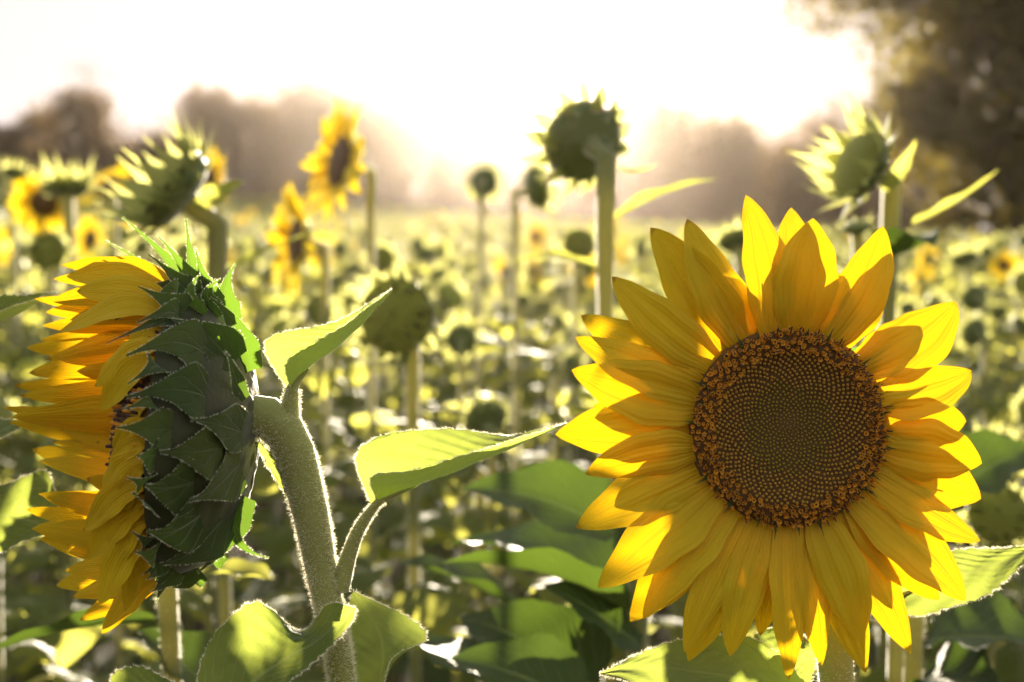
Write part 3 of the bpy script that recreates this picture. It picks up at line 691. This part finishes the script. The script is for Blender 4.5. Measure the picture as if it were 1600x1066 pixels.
# ------------------------------------------------------------------ hero flower seen from the side (left)
DA = .955
def hero_A():
    pxm = DA / FPX
    root = P(560, 1250, DA); root = np.array([root[0], root[1], -.02])
    o = thing('sunflower_plant', root, 'large sunflower turned to the left, seen from the side and behind with green bracts', 'sunflower')
    C = P(276, 678, DA); a = unit(-RT * .992 + UP * .06 - FW * .03); upv = unit(UP - a * UP.dot(a)); near = -FW - a * (-FW).dot(a); near = unit(near)
    Rr, H = 218 * pxm, 126 * pxm; DEPTH = .62     # the head is a little flattened from front to back of the lens axis
    def radial(phi): return upv * math.cos(phi) + near * math.sin(phi)
    def dome(phi, s, out=0.0):
        th = s * np.pi / 2; return C + radial(phi) * (Rr * math.sin(th) ** 1.05 + out) - a * (H * max(0.0, math.cos(th)) ** .85 + out)
    HB = np.stack([upv, np.cross(a, upv), a], 1)
    g = Geo(); th = np.linspace(.03, np.pi / 2, 20); an = np.linspace(0, 2 * np.pi, 48, endpoint=False)
    V = np.array([[dome(p_, t_ / (np.pi / 2)) for p_ in an] for t_ in th]); V += rng.normal(size=V.shape) * .0006
    g.add(V, grid_tris(20, 48, True))
    base = T4(C, HB, 1.0); inv = np.linalg.inv(base)
    g.V = [v @ inv[:3, :3].T + inv[:3, 3] for v in g.V]
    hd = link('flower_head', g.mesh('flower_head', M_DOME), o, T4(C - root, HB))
    def sub(nm, g, mats, kind=None):
        g.V = [v @ inv[:3, :3].T + inv[:3, 3] for v in g.V]; return link(nm, g.mesh(nm, mats), hd, kind=kind)
    # dark domed disc bulging forward
    g = Geo(); q = np.linspace(.01, .98, 16)
    V = np.array([[C + radial(p_) * Rr * .93 * x + a * (85 * pxm) * (1 - x ** 2.5) for p_ in an] for x in q])
    V += rng.normal(size=V.shape) * .0009; g.add(V, grid_tris(16, 48, True)); sub('disc', g, M_DISC)
    gf = Geo()
    for i in range(1100):
        x = ((i + .5) / 1100) ** .5 * .97; p_ = i * 2.39996
        nn = unit(radial(p_) * x * .8 + a); c = C + radial(p_) * Rr * .93 * x + a * (85 * pxm) * (1 - x ** 2.5)
        hgt = rng.uniform(.004, .008) if x > .6 else .002
        e1 = unit(np.cross(nn, upv)); e2 = np.cross(nn, e1); h5 = np.arange(5) * 1.2566; ring = np.cos(h5)[:, None] * e1 + np.sin(h5)[:, None] * e2
        gf.add(np.vstack([c + ring * .0011, c + nn * hgt + ring * .0012, c + nn * (hgt + .001)]), np.concatenate([grid_tris(2, 5, True), np.stack([5 + np.arange(5), 5 + (np.arange(5) + 1) % 5, np.full(5, 10)], -1)]), None, int(rng.random() < .55))
    sub('floret', gf, [M_OPEN, M_ANTHER], 'stuff')
    # petals: tip px, angle round the head (0 top, 90 near side, 180 bottom, 270 far side), half width px, bow
    PT = [(96, 414, -8, 24, .10), (104, 432, 8, 30, .08), (84, 436, -25, 26, .12), (54, 467, -38, 26, .05), (120, 455, 20, 28, .1), (66, 509, -48, 28, .05),
          (90, 520, 30, 24, .08), (41, 543, -65, 32, .12), (22, 603, -80, 34, .08), (4, 637, -95, 30, -.04), (18, 652, -88, 38, -.1), (61, 720, -120, 26, -.15), (80, 690, -105, 28, -.05),
          (148, 604, 48, 21, .02), (156, 641, 58, 23, .02), (190, 560, 38, 22, .02), (176, 700, 82, 15, .0), (205, 668, 74, 12, .0), (170, 722, 90, 18, .0),
          (158, 772, 96, 22, .0), (135, 748, 236, 28, .05), (40, 796, 225, 34, .10), (50, 826, 213, 34, -.05), (70, 778, 232, 28, .05),
          (130, 830, 106, 24, .0), (137, 874, 117, 24, -.02), (88, 915, 204, 32, .05), (125, 969, 190, 30, .05), (155, 944, 132, 24, -.03),
          (159, 990, 176, 24, -.06), (195, 955, 146, 18, -.04), (170, 900, 124, 22, .0), (110, 860, 215, 30, .0), (200, 860, 114, 17, .0), (100, 640, 268, 30, .0), (120, 580, 290, 30, .05),
          (30, 618, 282, 34, .05), (14, 660, 262, 30, -.05), (45, 583, 298, 34, .08), (72, 562, 310, 30, .1), (50, 702, 244, 32, -.05), (92, 668, 256, 28, 0),
          (60, 772, 228, 30, 0), (62, 842, 210, 32, 0), (102, 892, 196, 30, 0), (112, 934, 184, 26, 0), (72, 488, 322, 30, .08), (80, 470, 335, 28, .1), (62, 532, 312, 30, .1), (110, 500, 325, 28, .1), (195, 800, 100, 17, .02), (215, 610, 60, 14, .02), (150, 690, 250, 26, 0)]
    for k, (tx, ty, ph, hw, bow) in enumerate(PT):
        phi = math.radians(ph); r = np.random.default_rng(k + 50); n = 30; t = np.linspace(0, 1, n)
        b0 = C + radial(phi) * Rr * r.uniform(.9, .98) + a * .001
        tip = P(tx, ty, DA - math.sin(phi) * (Rr * r.uniform(.72, 1.05)) * .85 - .003 * (k % 3))
        ln = np.linalg.norm(tip - b0); c1 = b0 + (a * .62 + radial(phi) * (.18 if 40 < ph < 140 else .40)) * ln * .5 + radial(phi) * bow * ln
        c2 = tip - (tip - b0) * .28 + radial(phi) * bow * ln * .6
        p = bezier(b0, c1, c2, n, tip); sd = np.cross(unit(tip - b0), radial(phi)); sd = unit(sd)
        # let the blades turn a little toward the lens so that they overlap like shingles
        tw = r.uniform(-.8, .8) * t; nn = np.cross(unit(tip - b0), sd)
        side = sd * np.cos(tw)[:, None] + nn * np.sin(tw)[:, None]
        # blades at the top and bottom would be seen edge-on: they twist toward the lens
        e = abs(math.cos(phi)); side = side * (1 - .75 * e) + np.cross(unit(tip - b0), FW) * np.sign(np.dot(np.cross(unit(tip - b0), FW), sd) + 1e-6) * .75 * e
        tip_w = r.uniform(.82, 1.0); W = petal_profile(n) * hw * tip_w * pxm * (1 + .05 * np.sin(t * 19 + k)) * (1 - .25 * t * (k % 3 == 0))
        sub('petal', ribbon(p, side, W, 11, cup=r.uniform(.0, .35), ridge=.05, ruffle=.08, seed=k)[0], M_PETAL)
    # bracts: tip px, phi, start on the dome, half width px, tip depth factor, curl
    BR = [(164, 377, -22, 1.0, 15), (191, 339, -6, .97, 17), (246, 368, 4, .93, 17), (290, 342, 0, .86, 19), (313, 428, 26, .80, 20), (368, 412, 6, .62, 20),
          (216, 448, 30, .93, 26), (350, 548, 52, .32, 14), (223, 556, 48, .72, 40), (166, 537, 36, 1.0, 16), (180, 500, 20, 1.0, 20), (223, 621, 68, .66, 42), (209, 668, 84, .86, 30),
          (252, 758, 106, .70, 44), (255, 829, 124, .66, 46), (240, 712, 94, .95, 26), (225, 790, 112, 1.0, 28), (236, 862, 134, .95, 30), (243, 942, 162, .98, 16),
          (293, 909, 168, .80, 22), (262, 925, 156, .9, 20), (420, 872, 150, .34, 15), (228, 905, 148, 1.0, 22), (200, 600, 60, 1.0, 22), (205, 440, -14, 1.0, 22),
          (330, 640, 80, .30, 36), (345, 770, 110, .30, 40), (300, 560, 40, .5, 36), (300, 860, 140, .5, 40), (300, 700, 92, .48, 44), (232, 398, 10, .95, 16), (268, 395, -4, .9, 17), (304, 384, 4, .75, 17), (345, 436, 16, .7, 18), (180, 455, 8, 1.0, 18), (190, 640, 74, 1.0, 20), (196, 745, 104, 1.0, 20), (205, 830, 130, 1.0, 20), (214, 505, 34, .95, 24), (315, 470, 14, .75, 30),
          (395, 540, 20, .35, 26), (392, 800, 150, .3, 30), (340, 452, -10, .75, 28), (270, 430, -20, .9, 24), (310, 905, 180, .8, 26), (330, 880, 200, .7, 30)]
    hg = Geo()
    for k, (tx, ty, ph, s0, hw) in enumerate(BR):
        phi = math.radians(ph); n = 16; r = np.random.default_rng(k + 300)
        b0 = dome(phi, s0, .0006); b1 = dome(phi, min(1.0, s0 + .22), .004 + .0015 * (k % 3))
        e = math.sin(phi); out = .004 + .003 * (k % 3)
        tx = tx - (26 if .5 < s0 < .97 and abs(ph) > 40 and k < 25 else 0); tip = P(tx, ty, DA - e * Rr * (1.03 if s0 > .5 else .9) - out - r.uniform(0, .012) * abs(e))
        if s0 <= .5 and hw in (36, 40, 44, 50, 30, 26, 28) and k > 24:  # blades pressed on the back of the head
            tip = dome(phi, min(1.0, s0 + .5), .006 + .001 * (k % 3))
            b1 = dome(phi, min(1.0, s0 + .25), .005)
        ln = np.linalg.norm(tip - b0); nrm = unit(radial(phi) * math.sin(s0 * 1.57) - a * math.cos(s0 * 1.57) * .9)
        p = bezier(b0, b1, b1 + (tip - b1) * .45 + nrm * ln * r.uniform(.02, .10), n, tip)
        sd = unit(np.cross(unit(tip - b0), nrm)); vf = unit(np.cross(unit(tip - b0), FW)); vf = vf * np.sign(vf.dot(sd) + 1e-6)
        sd = unit(sd * (1 - .7 * abs(math.cos(phi))) + vf * .7 * abs(math.cos(phi)))
        hw = hw * (1.5 if s0 > .8 and abs(ph) < 27 else 1.0)
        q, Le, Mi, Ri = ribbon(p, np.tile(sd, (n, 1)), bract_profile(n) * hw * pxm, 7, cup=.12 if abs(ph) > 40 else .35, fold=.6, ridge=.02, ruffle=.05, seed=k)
        sub('bract', q, M_BRACT); edge_hairs(Le, Mi, .0005, .0015, .0006, hg); edge_hairs(Ri, Mi, .0005, .0015, .0006, hg)
    sub('bract_hair', hg, M_HAIR, 'stuff')
    # stem
    sp = [root, P(575, 1500, DA), P(538, 1100, DA - .003), P(524, 1000, DA - .003), P(504, 900, DA), P(487, 810, DA), P(470, 740, DA), P(459, 702, DA), P(440, 668, DA), P(412, 650, DA), P(385, 650, DA)]
    sr = [.0145, .0145, .0143, .0136, .0130, .0126, .0118, .0104, .0090, .0092, .015]
    so = link('stem', tube([q - root for q in sp], sr, 110, 28, .012).mesh('stem', M_STEM), o)
    link('stem_hair', tube_hairs([q - root for q in sp], sr, 36000, .0018, .0048, .0003, f0=.78).mesh('stem_hair', M_HAIR), so, kind='stuff')
    D = DA
    hero_leaf(o, root, [(452, 612, D), (416, 548, D + .015), (440, 522, D + .02), (520, 505, D + .02), (575, 476, D + .015), (613, 452, D)],
              [(456, 616, D), (466, 590, D), (500, 563, D), (545, 526, D), (588, 484, D), (613, 452, D)],
              [(457, 612, D), (447, 575, D - .02), (470, 548, D - .02), (530, 515, D - .015), (580, 478, D - .006), (613, 452, D)], [(468, 735, D), (457, 690, D), (452, 650, D)], pr=.0088)
    hero_leaf(o, root, [(578, 785, D), (558, 712, D + .02), (610, 680, D + .035), (700, 671, D + .03), (800, 680, D + .01), (888, 661, D - .01)],
              [(588, 788, D), (622, 770, D), (680, 749, D - .005), (745, 722, D - .01), (820, 692, D - .01), (888, 661, D - .01)],
              [(588, 782, D), (582, 745, D - .025), (640, 736, D - .03), (720, 714, D - .025), (800, 689, D - .018), (888, 661, D - .01)], [(530, 920, D), (546, 865, D), (562, 825, D)], pr=.0048)
    hero_leaf(o, root, [(300, 1130, .93), (322, 1020, .93), (395, 943, .935), (470, 985, .925), (515, 945, .915), (556, 950, .91)],
              [(330, 1150, .90), (395, 1066, .90), (455, 1025, .90), (500, 998, .905), (535, 970, .908), (556, 950, .91)],
              [(380, 1160, .88), (430, 1085, .88), (480, 1040, .89), (520, 1005, .90), (548, 972, .906), (556, 950, .91)], None)
    hero_leaf(o, root, [(550, 928, .985), (535, 990, .99), (520, 1060, .99), (540, 1120, .99)],
              [(551, 926, .985), (590, 985, .985), (598, 1040, .98), (580, 1130, .98)],
              [(552, 924, .985), (640, 968, .985), (663, 1000, .975), (610, 1034, .965), (592, 1130, .96)], None)
    hero_leaf(o, root, [(175, 1120, .95), (176, 1060, .95), (215, 1043, .95), (260, 1062, .95), (310, 1085, .95)],
              [(180, 1140, .94), (205, 1110, .94), (245, 1105, .94), (285, 1100, .94), (310, 1086, .95)],
              [(190, 1160, .93), (220, 1150, .93), (260, 1140, .93), (300, 1110, .94), (310, 1087, .95)], [(520, 1200, .95), (420, 1150, .95)])
    # bud leaf tucked under the neck
    hero_leaf(o, root, [(452, 782, D), (430, 745, D), (412, 715, D), (400, 690, D)], [(449, 772, D), (430, 738, D), (415, 712, D), (402, 688, D)],
              [(446, 770, D - .006), (436, 728, D - .008), (420, 705, D - .006), (402, 686, D)], None, nv=24, pr=.003)
hero_A()

# ------------------------------------------------------------------ the plants close behind, out of focus
def EX(*specs):
    def f(o, root):
        for (b0, t0, d0, d1, w, nr, sag) in specs: leaf_between(o, root, P(*b0, d0), P(*t0, d1), w, nr, sag)
    return f
UPN = (0, 0, 1)
sunflower((262, 290), 2.05, hd=(-.75, -.15, .62), R=.066, kind='tall', stem_r=.0105, seed=1, rootpx=(322, 600), leaf_to=.8, leaf=.24,
          label='tall nodding green head with long spiky bracts standing behind the side-on flower', extra=EX(((322, 330), (385, 285), 2.05, 2.0, .03, UPN, .2)))
sunflower((105, 288), 4.0, hd=(-.1, .25, .95), R=.06, kind='tall', stem_r=.011, seed=2, leaf_to=.8,
          label='small green head with upright spikes at the left in front of the lone domed tree')
sunflower((68, 318), 4.6, hd=(.15, -1, -.1), R=.046, kind='flower', seed=3, leaf_to=.85, label='small yellow flower with dark centre low at the left edge, below the spiked head')
sunflower((165, 292), 5.0, hd=(-.3, -.5, .75), R=.048, kind='flower', seed=4, leaf_to=.85, label='small yellow flower tilted skyward between two green spiky heads')
sunflower((328, 275), 5.5, hd=(.8, -.3, .2), R=.048, kind='flower', seed=14, leaf_to=.85, label='yellow petals peeking out from behind the tall nodding spiky head')
sunflower((530, 252), 3.0, hd=(-.84, -.5, .2), R=.056, kind='flower', stem_r=.008, seed=5, rootpx=(566, 600), leaf_to=.75,
          label='tall yellow flower half turned to the left in front of the treeline')
sunflower((462, 378), 3.2, hd=(-.86, -.45, .1), R=.053, kind='flower', stem_r=.0075, seed=6, leaf_to=.8,
          label='yellow flower crossed by a leaf, just below the tall yellow one', extra=EX(((300, 455), (492, 362), 2.3, 2.3, .035, UPN, .05)))
sunflower((618, 494), 2.3, hd=(-.25, -.95, .1), R=.063, kind='bud', stem_r=.0105, seed=7, rootpx=(642, 800), leaf_to=.9, leaf=.25,
          label='closed olive green bud above the long side leaf, facing the viewer')
sunflower((908, 218), 1.95, hd=(-.35, .75, .3), R=.057, kind='back', stem_r=.0092, seed=8, rootpx=(946, 520), leaf_to=.7, leaf=.26,
          label='big pale flower head on a thick stem standing right beside the sun glare',
          extra=EX(((958, 345), (1122, 280), 1.95, 1.9, .03, UPN, .12), ((935, 425), (800, 412), 1.95, 1.95, .035, UPN, .25), ((960, 262), (1028, 255), 1.95, 1.9, .012, UPN, -.25)))
sunflower((1338, 255), 2.0, hd=(-.8, -.35, .35), R=.05, kind='tall', stem_r=.0095, seed=9, rootpx=(1412, 500), leaf_to=.7, leaf=.25,
          label='spiky green head on the right with the big dark tree behind it',
          extra=EX(((1425, 350), (1562, 264), 2.0, 1.95, .028, UPN, -.12), ((1400, 400), (1458, 386), 1.98, 1.85, .045, (0, .3, 1), .3), ((1385, 300), (1432, 218), 2.0, 1.95, .02, UPN, -.2)))
sunflower((1338, 352), 2.2, hd=(-.2, -.2, .95), R=.022, kind='spiky', stem_r=.006, seed=10, leaf_to=.8, leaf=.2, label='tiny side bud with pale spikes just below the spiky green head')
sunflower((905, 382), 3.6, hd=(.1, -.9, .2), R=.042, kind='bud', seed=11, leaf_to=.8, label='small bud beside the thick stem of the pale head')
sunflower((842, 292), 3.4, hd=(.8, .4, .2), R=.05, kind='back', seed=12, leaf_to=.8, label='washed out head hanging in the sun glare left of the pale head')
sunflower((756, 284), 4.2, hd=(.1, .9, .1), R=.045, kind='back', seed=13, leaf_to=.8, label='round washed out head standing alone straight under the sun')
sunflower((76, 392), 3.6, hd=(.2, -.9, .1), R=.045, kind='bud', seed=15, leaf_to=.85, label='dark round bud beneath the small yellow flower at the left')
sunflower((26, 270), 5.2, hd=(.1, .5, .8), R=.045, kind='back', seed=16, leaf_to=.85, label='small dark round head at the far left edge in front of the trees')
sunflower((1150, 372), 3.0, hd=(-.1, .5, .85), R=.04, kind='spiky', seed=17, leaf_to=.85, label='green head peeking up between the upper left petals of the open flower')
sunflower((1506, 402), 5.0, hd=(-.1, .4, .7), R=.05, kind='back', seed=18, leaf_to=.85, label='small dark round head below the pointed leaf on the right')
sunflower((596, 405), 4.2, hd=(.1, -.9, .1), R=.04, kind='bud', seed=19, leaf_to=.85, label='small green bud above and behind the closed olive bud')
sunflower((1568, 415), 7.5, hd=(-.5, -.8, .3), R=.035, kind='flower', seed=20, leaf_to=.85, label='tiny yellow flower under the big dark tree at the right edge')
sunflower((1122, 520), 2.6, hd=(.2, .5, .7), R=.045, kind='back', seed=21, leaf=.26, label='sunflower plant hidden behind the open flower')

BL = (0, -.12, .99)
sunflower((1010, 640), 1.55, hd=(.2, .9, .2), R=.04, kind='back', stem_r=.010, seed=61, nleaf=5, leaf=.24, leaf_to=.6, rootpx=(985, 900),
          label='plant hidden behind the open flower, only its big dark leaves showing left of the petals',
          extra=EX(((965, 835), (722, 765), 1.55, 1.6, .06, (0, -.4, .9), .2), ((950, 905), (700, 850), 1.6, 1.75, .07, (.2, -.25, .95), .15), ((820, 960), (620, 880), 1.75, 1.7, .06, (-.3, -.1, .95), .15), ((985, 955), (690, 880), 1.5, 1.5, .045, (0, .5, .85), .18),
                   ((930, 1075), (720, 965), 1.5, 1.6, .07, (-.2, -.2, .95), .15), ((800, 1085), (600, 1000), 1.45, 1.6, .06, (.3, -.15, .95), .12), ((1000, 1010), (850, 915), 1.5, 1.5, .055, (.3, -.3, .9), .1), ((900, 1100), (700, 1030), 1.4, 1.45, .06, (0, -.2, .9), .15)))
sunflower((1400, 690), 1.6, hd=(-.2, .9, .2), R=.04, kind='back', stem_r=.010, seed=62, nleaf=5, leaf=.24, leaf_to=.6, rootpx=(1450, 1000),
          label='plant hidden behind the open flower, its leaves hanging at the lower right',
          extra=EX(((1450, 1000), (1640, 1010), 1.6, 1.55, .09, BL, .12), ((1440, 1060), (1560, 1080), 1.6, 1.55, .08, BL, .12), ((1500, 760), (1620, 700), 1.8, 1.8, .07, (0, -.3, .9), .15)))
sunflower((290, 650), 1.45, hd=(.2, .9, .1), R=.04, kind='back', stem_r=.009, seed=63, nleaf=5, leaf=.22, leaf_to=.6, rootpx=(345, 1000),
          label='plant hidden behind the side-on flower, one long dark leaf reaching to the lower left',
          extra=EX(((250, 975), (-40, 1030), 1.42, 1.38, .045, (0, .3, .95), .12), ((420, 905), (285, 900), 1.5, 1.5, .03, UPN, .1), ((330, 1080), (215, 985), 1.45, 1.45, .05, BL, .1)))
# the neighbour at the left edge, leaves only
def edge_plant():
    root = P(-150, 1200, 1.12); root = np.array([root[0], root[1], -.02])
    o = thing('sunflower_plant', root, 'sunflower plant off the left edge whose leaf tips reach into the picture', 'sunflower')
    pt = [root, P(-150, 900, 1.12), P(-160, 500, 1.12), P(-200, 420, 1.1)]
    link('stem', tube([q - root for q in pt], [.013, .012, .01, .012], 20, 12).mesh('stem', M_STEM), o)
    hd = link('flower_head', DOME_M, o, T4(P(-225, 400, 1.09) - root, basis((-1, -.3, .3)), .05)); r = np.random.default_rng(5)
    link('disc', DISC_DARK_M, hd)
    for v, m in bract_mats('flower', r): link('bract', BRACT_M[v], hd, m)
    for v, m in petal_mats(r): link('petal', PETAL_M[v], hd, m)
    hero_leaf(o, root, [(-110, 560, 1.1), (-60, 490, 1.12), (0, 464, 1.12), (45, 462, 1.11), (88, 457, 1.1)], [(-110, 565, 1.1), (-50, 530, 1.1), (0, 503, 1.1), (50, 480, 1.1), (88, 457, 1.1)],
              [(-110, 568, 1.1), (-60, 530, 1.07), (0, 488, 1.07), (50, 470, 1.08), (88, 457, 1.1)], [(-152, 640, 1.12), (-130, 600, 1.11)])
    hero_leaf(o, root, [(-130, 800, 1.1), (-60, 740, 1.12), (0, 758, 1.12), (40, 745, 1.12), (75, 742, 1.12), (98, 832, 1.09)], [(-130, 805, 1.1), (-60, 800, 1.1), (0, 805, 1.09), (40, 812, 1.09), (70, 822, 1.09), (98, 832, 1.09)],
              [(-130, 810, 1.1), (-60, 870, 1.08), (0, 862, 1.07), (30, 848, 1.07), (70, 835, 1.08), (98, 832, 1.09)], [(-152, 900, 1.12), (-140, 850, 1.11)])
    hero_leaf(o, root, [(-120, 680, 1.15), (-60, 655, 1.16), (0, 655, 1.15), (38, 664, 1.14)], [(-120, 690, 1.14), (-60, 680, 1.13), (0, 675, 1.13), (38, 664, 1.14)],
              [(-120, 700, 1.13), (-60, 700, 1.12), (0, 684, 1.12), (38, 664, 1.14)], [(-152, 760, 1.12), (-140, 720, 1.13)])
edge_plant()

# ------------------------------------------------------------------ random field plants
def merged_plant(seed, kind, low=False):
    r = np.random.default_rng(seed + 900); g = Geo(); H = 1.0; top = np.array([r.uniform(-.04, .04), r.uniform(-.04, .04), H])
    a = r.uniform(0, 6.28); hd = unit([math.cos(a), math.sin(a), r.uniform(-.1, .9)]); R = .036
    sp = stem_points(np.zeros(3), top, hd, R, r)
    tube(sp, [.008, .007, .006, .005, .006, .009], 6 if low else 12, 3 if low else 5, cap=False, m=1, g=g)
    Hm = T4(top, basis(hd), R)
    g.join(dome_geo(7, 3) if low else DOME_G, Hm, 2); g.join(disc_geo(7, 2) if low else DISC_G, Hm, 4 if kind == 'flower' else 5)
    bm = bract_mats(kind, r); bm = bm[::3] if low else bm
    lb = bract_geo(.3, 1.0, .3, 3, 2) if low else None
    for v, m in bm: g.join(lb or BRACT_G[v], Hm @ m, 3)
    if kind == 'flower':
        pm = petal_mats(r, 12 if low else 22); lp = None
        if low:
            lp = ribbon(bezier((0, 0, 0), (.7, 0, .15), (1.4, 0, .1), 4), np.tile([0, 1.0, 0], (4, 1)), petal_profile(4) * .4 + .02, 2)[0]
        for v, m in pm: g.join(lp or PETAL_G[v], Hm @ m, 6)
    path = spline(sp, 30); n = 8 if low else 14
    for k in range(n):
        f = .35 + .62 * (k + r.uniform(-.3, .3)) / (n - 1); i = int(np.argmin(np.abs(path[:26, 2] - f)))
        s = (.25 - .13 * f) * r.uniform(.85, 1.25) * (1.35 if low else 1.15)
        g.join((LEAF_GL if low else LEAF_G)[(k + seed) % 6], T4(path[i], rotz(k * 2.4 + seed) @ roty(r.uniform(-.3, .3)), s))
    return g
FMATS = [M_LEAF_FIELD, M_STEM_FIELD, M_DOME_FIELD, M_BRACT_FIELD, M_DISC, M_DISC_YG, M_PETAL_FAR]
kinds = ['back', 'bud', 'spiky', 'bud', 'back', 'back', 'bud', 'flower']
FIELD_G = [merged_plant(i, k) for i, k in enumerate(kinds)]; FIELD_M = [x.mesh('sunflower_plant', FMATS) for x in FIELD_G]
LOW_G = [merged_plant(i + 20, k, True) for i, k in enumerate(kinds + ['flower'])]

placed = []
r = np.random.default_rng(11)
def half(y): return .36 * y * 1.22 + 1.2
def seen(x, y): return abs(x) < .36 * y * 1.05 + .3
y = 1.55; cand = []
while y < 82:
    dens = .46 if y < 14 else (.50 if y < 30 else .62)
    x = -half(y)
    while x < half(y):
        cand.append((x + r.uniform(-.17, .17), y + r.uniform(-.2, .2))); x += dens * (1.0 if y < 40 else 1.15)
    y += dens
hero_keep = [P(262, 285, 2.05), P(618, 494, 2.3), P(908, 218, 1.95), P(1338, 255, 2.0), P(462, 378, 3.2), P(530, 252, 3.0)]
near_n = 0; single = []; mass = []
rowno = {}
for x, y in cand:
    if y < 12 and any(math.hypot(x - q[0], y - q[1]) < .2 for q in hero_keep): continue
    if y < 1.5: continue
    (single if (y < 11.2 and len(single) < 272 and seen(x, y)) else mass).append((x, y))
labels_near = ['field sunflower plant with broad dark leaves close behind the two large flowers', 'field sunflower plant in the blurred rows behind the two large flowers']
ORD = 'first second third fourth fifth sixth seventh eighth ninth tenth eleventh twelfth thirteenth fourteenth fifteenth sixteenth seventeenth eighteenth nineteenth twentieth'.split()
rows = {}
for i, (x, y) in enumerate(single):
    if y < 4.6: rows.setdefault(int((y - 1.35) / .46), []).append((x / y, i))
place = {}
for k, (rw, lst) in enumerate(sorted(rows.items())):
    for j, (_, i) in enumerate(sorted(lst)): place[i] = (ORD[min(j, 13)], ORD[min(k, 13)])
for i, (x, y) in enumerate(single):
    gz = float(ground_z(x, y)); lim = .30 if y < 3.5 else .12
    H = r.uniform(1.20, 1.36) if y < 3.2 else (r.uniform(1.22, 1.46) if y < 6 else r.uniform(1.2, 1.55))
    k = kinds[int(r.integers(0, 7))] if (y < 5 or r.random() > .1) else 'flower'
    a = r.uniform(0, 6.28)
    if y < 4.6:
        R = .042; hd = (math.cos(a), math.sin(a), r.uniform(.0, .8))
        sunflower(pos=(x, y, gz + H), hd=hd, R=R, kind=k, stem_r=.007, nleaf=12, leaf=.30, seed=i + 30, leaf_from=.3, leaf_to=.97,
                  label=f'{place[i][0]} plant from the left in the {place[i][1]} blurred row behind the two large flowers', group='field sunflowers of the nearest rows')
    else:
        v = 7 if k == 'flower' else int(r.integers(0, 7))
        o = link('sunflower_plant', FIELD_M[v], None, T4((x, y, gz - .02), rotz(a), H))
        o['category'] = 'sunflower'
        o['label'] = 'small blurred yellow sunflower standing in the middle of the field' if v == 7 else 'small blurred green sunflower plant standing in the middle of the field'
        o['group'] = 'yellow sunflowers in the middle of the field' if v == 7 else 'green sunflowers in the middle of the field'
ys = sorted([o for o in bpy.data.objects if o.get('group') == 'yellow sunflowers in the middle of the field'], key=lambda o: o.location.x / o.location.y)
for j, o in enumerate(ys[:20]): o['label'] = f'{ORD[j]} from the left of the small yellow sunflowers scattered in the middle of the field'
g = Geo(); LG = [x.get() for x in LOW_G]; acc = {i: [] for i in range(len(LG))}
for x, y in mass:
    v = int(r.integers(0, 7)) if r.random() > .07 else 7 + int(r.integers(0, 2)); acc[v].append((x, y, float(ground_z(x, y)), r.uniform(0, 6.28), r.uniform(1.2, 1.5)))
for v, lst in acc.items():
    if not lst: continue
    A = np.array(lst); V, T, U, M = LG[v]; c, s = np.cos(A[:, 3]), np.sin(A[:, 3])
    X = (V[None, :, 0] * c[:, None] - V[None, :, 1] * s[:, None]) * A[:, 4:5] + A[:, 0:1]
    Y = (V[None, :, 0] * s[:, None] + V[None, :, 1] * c[:, None]) * A[:, 4:5] + A[:, 1:2]
    Z = V[None, :, 2] * A[:, 4:5] + A[:, 2:3]; n = len(A)
    g.add(np.stack([X, Y, Z], -1), (T[None] + (np.arange(n) * len(V))[:, None, None]), np.tile(U, (n, 1)), np.tile(M, n))
link('far_sunflowers', g.mesh('far_sunflowers', FMATS), kind='stuff')
print('plants', len(single), 'mass', len(mass), 'tris', sum(len(t) for t in g.T), 'objects', len(bpy.data.objects))
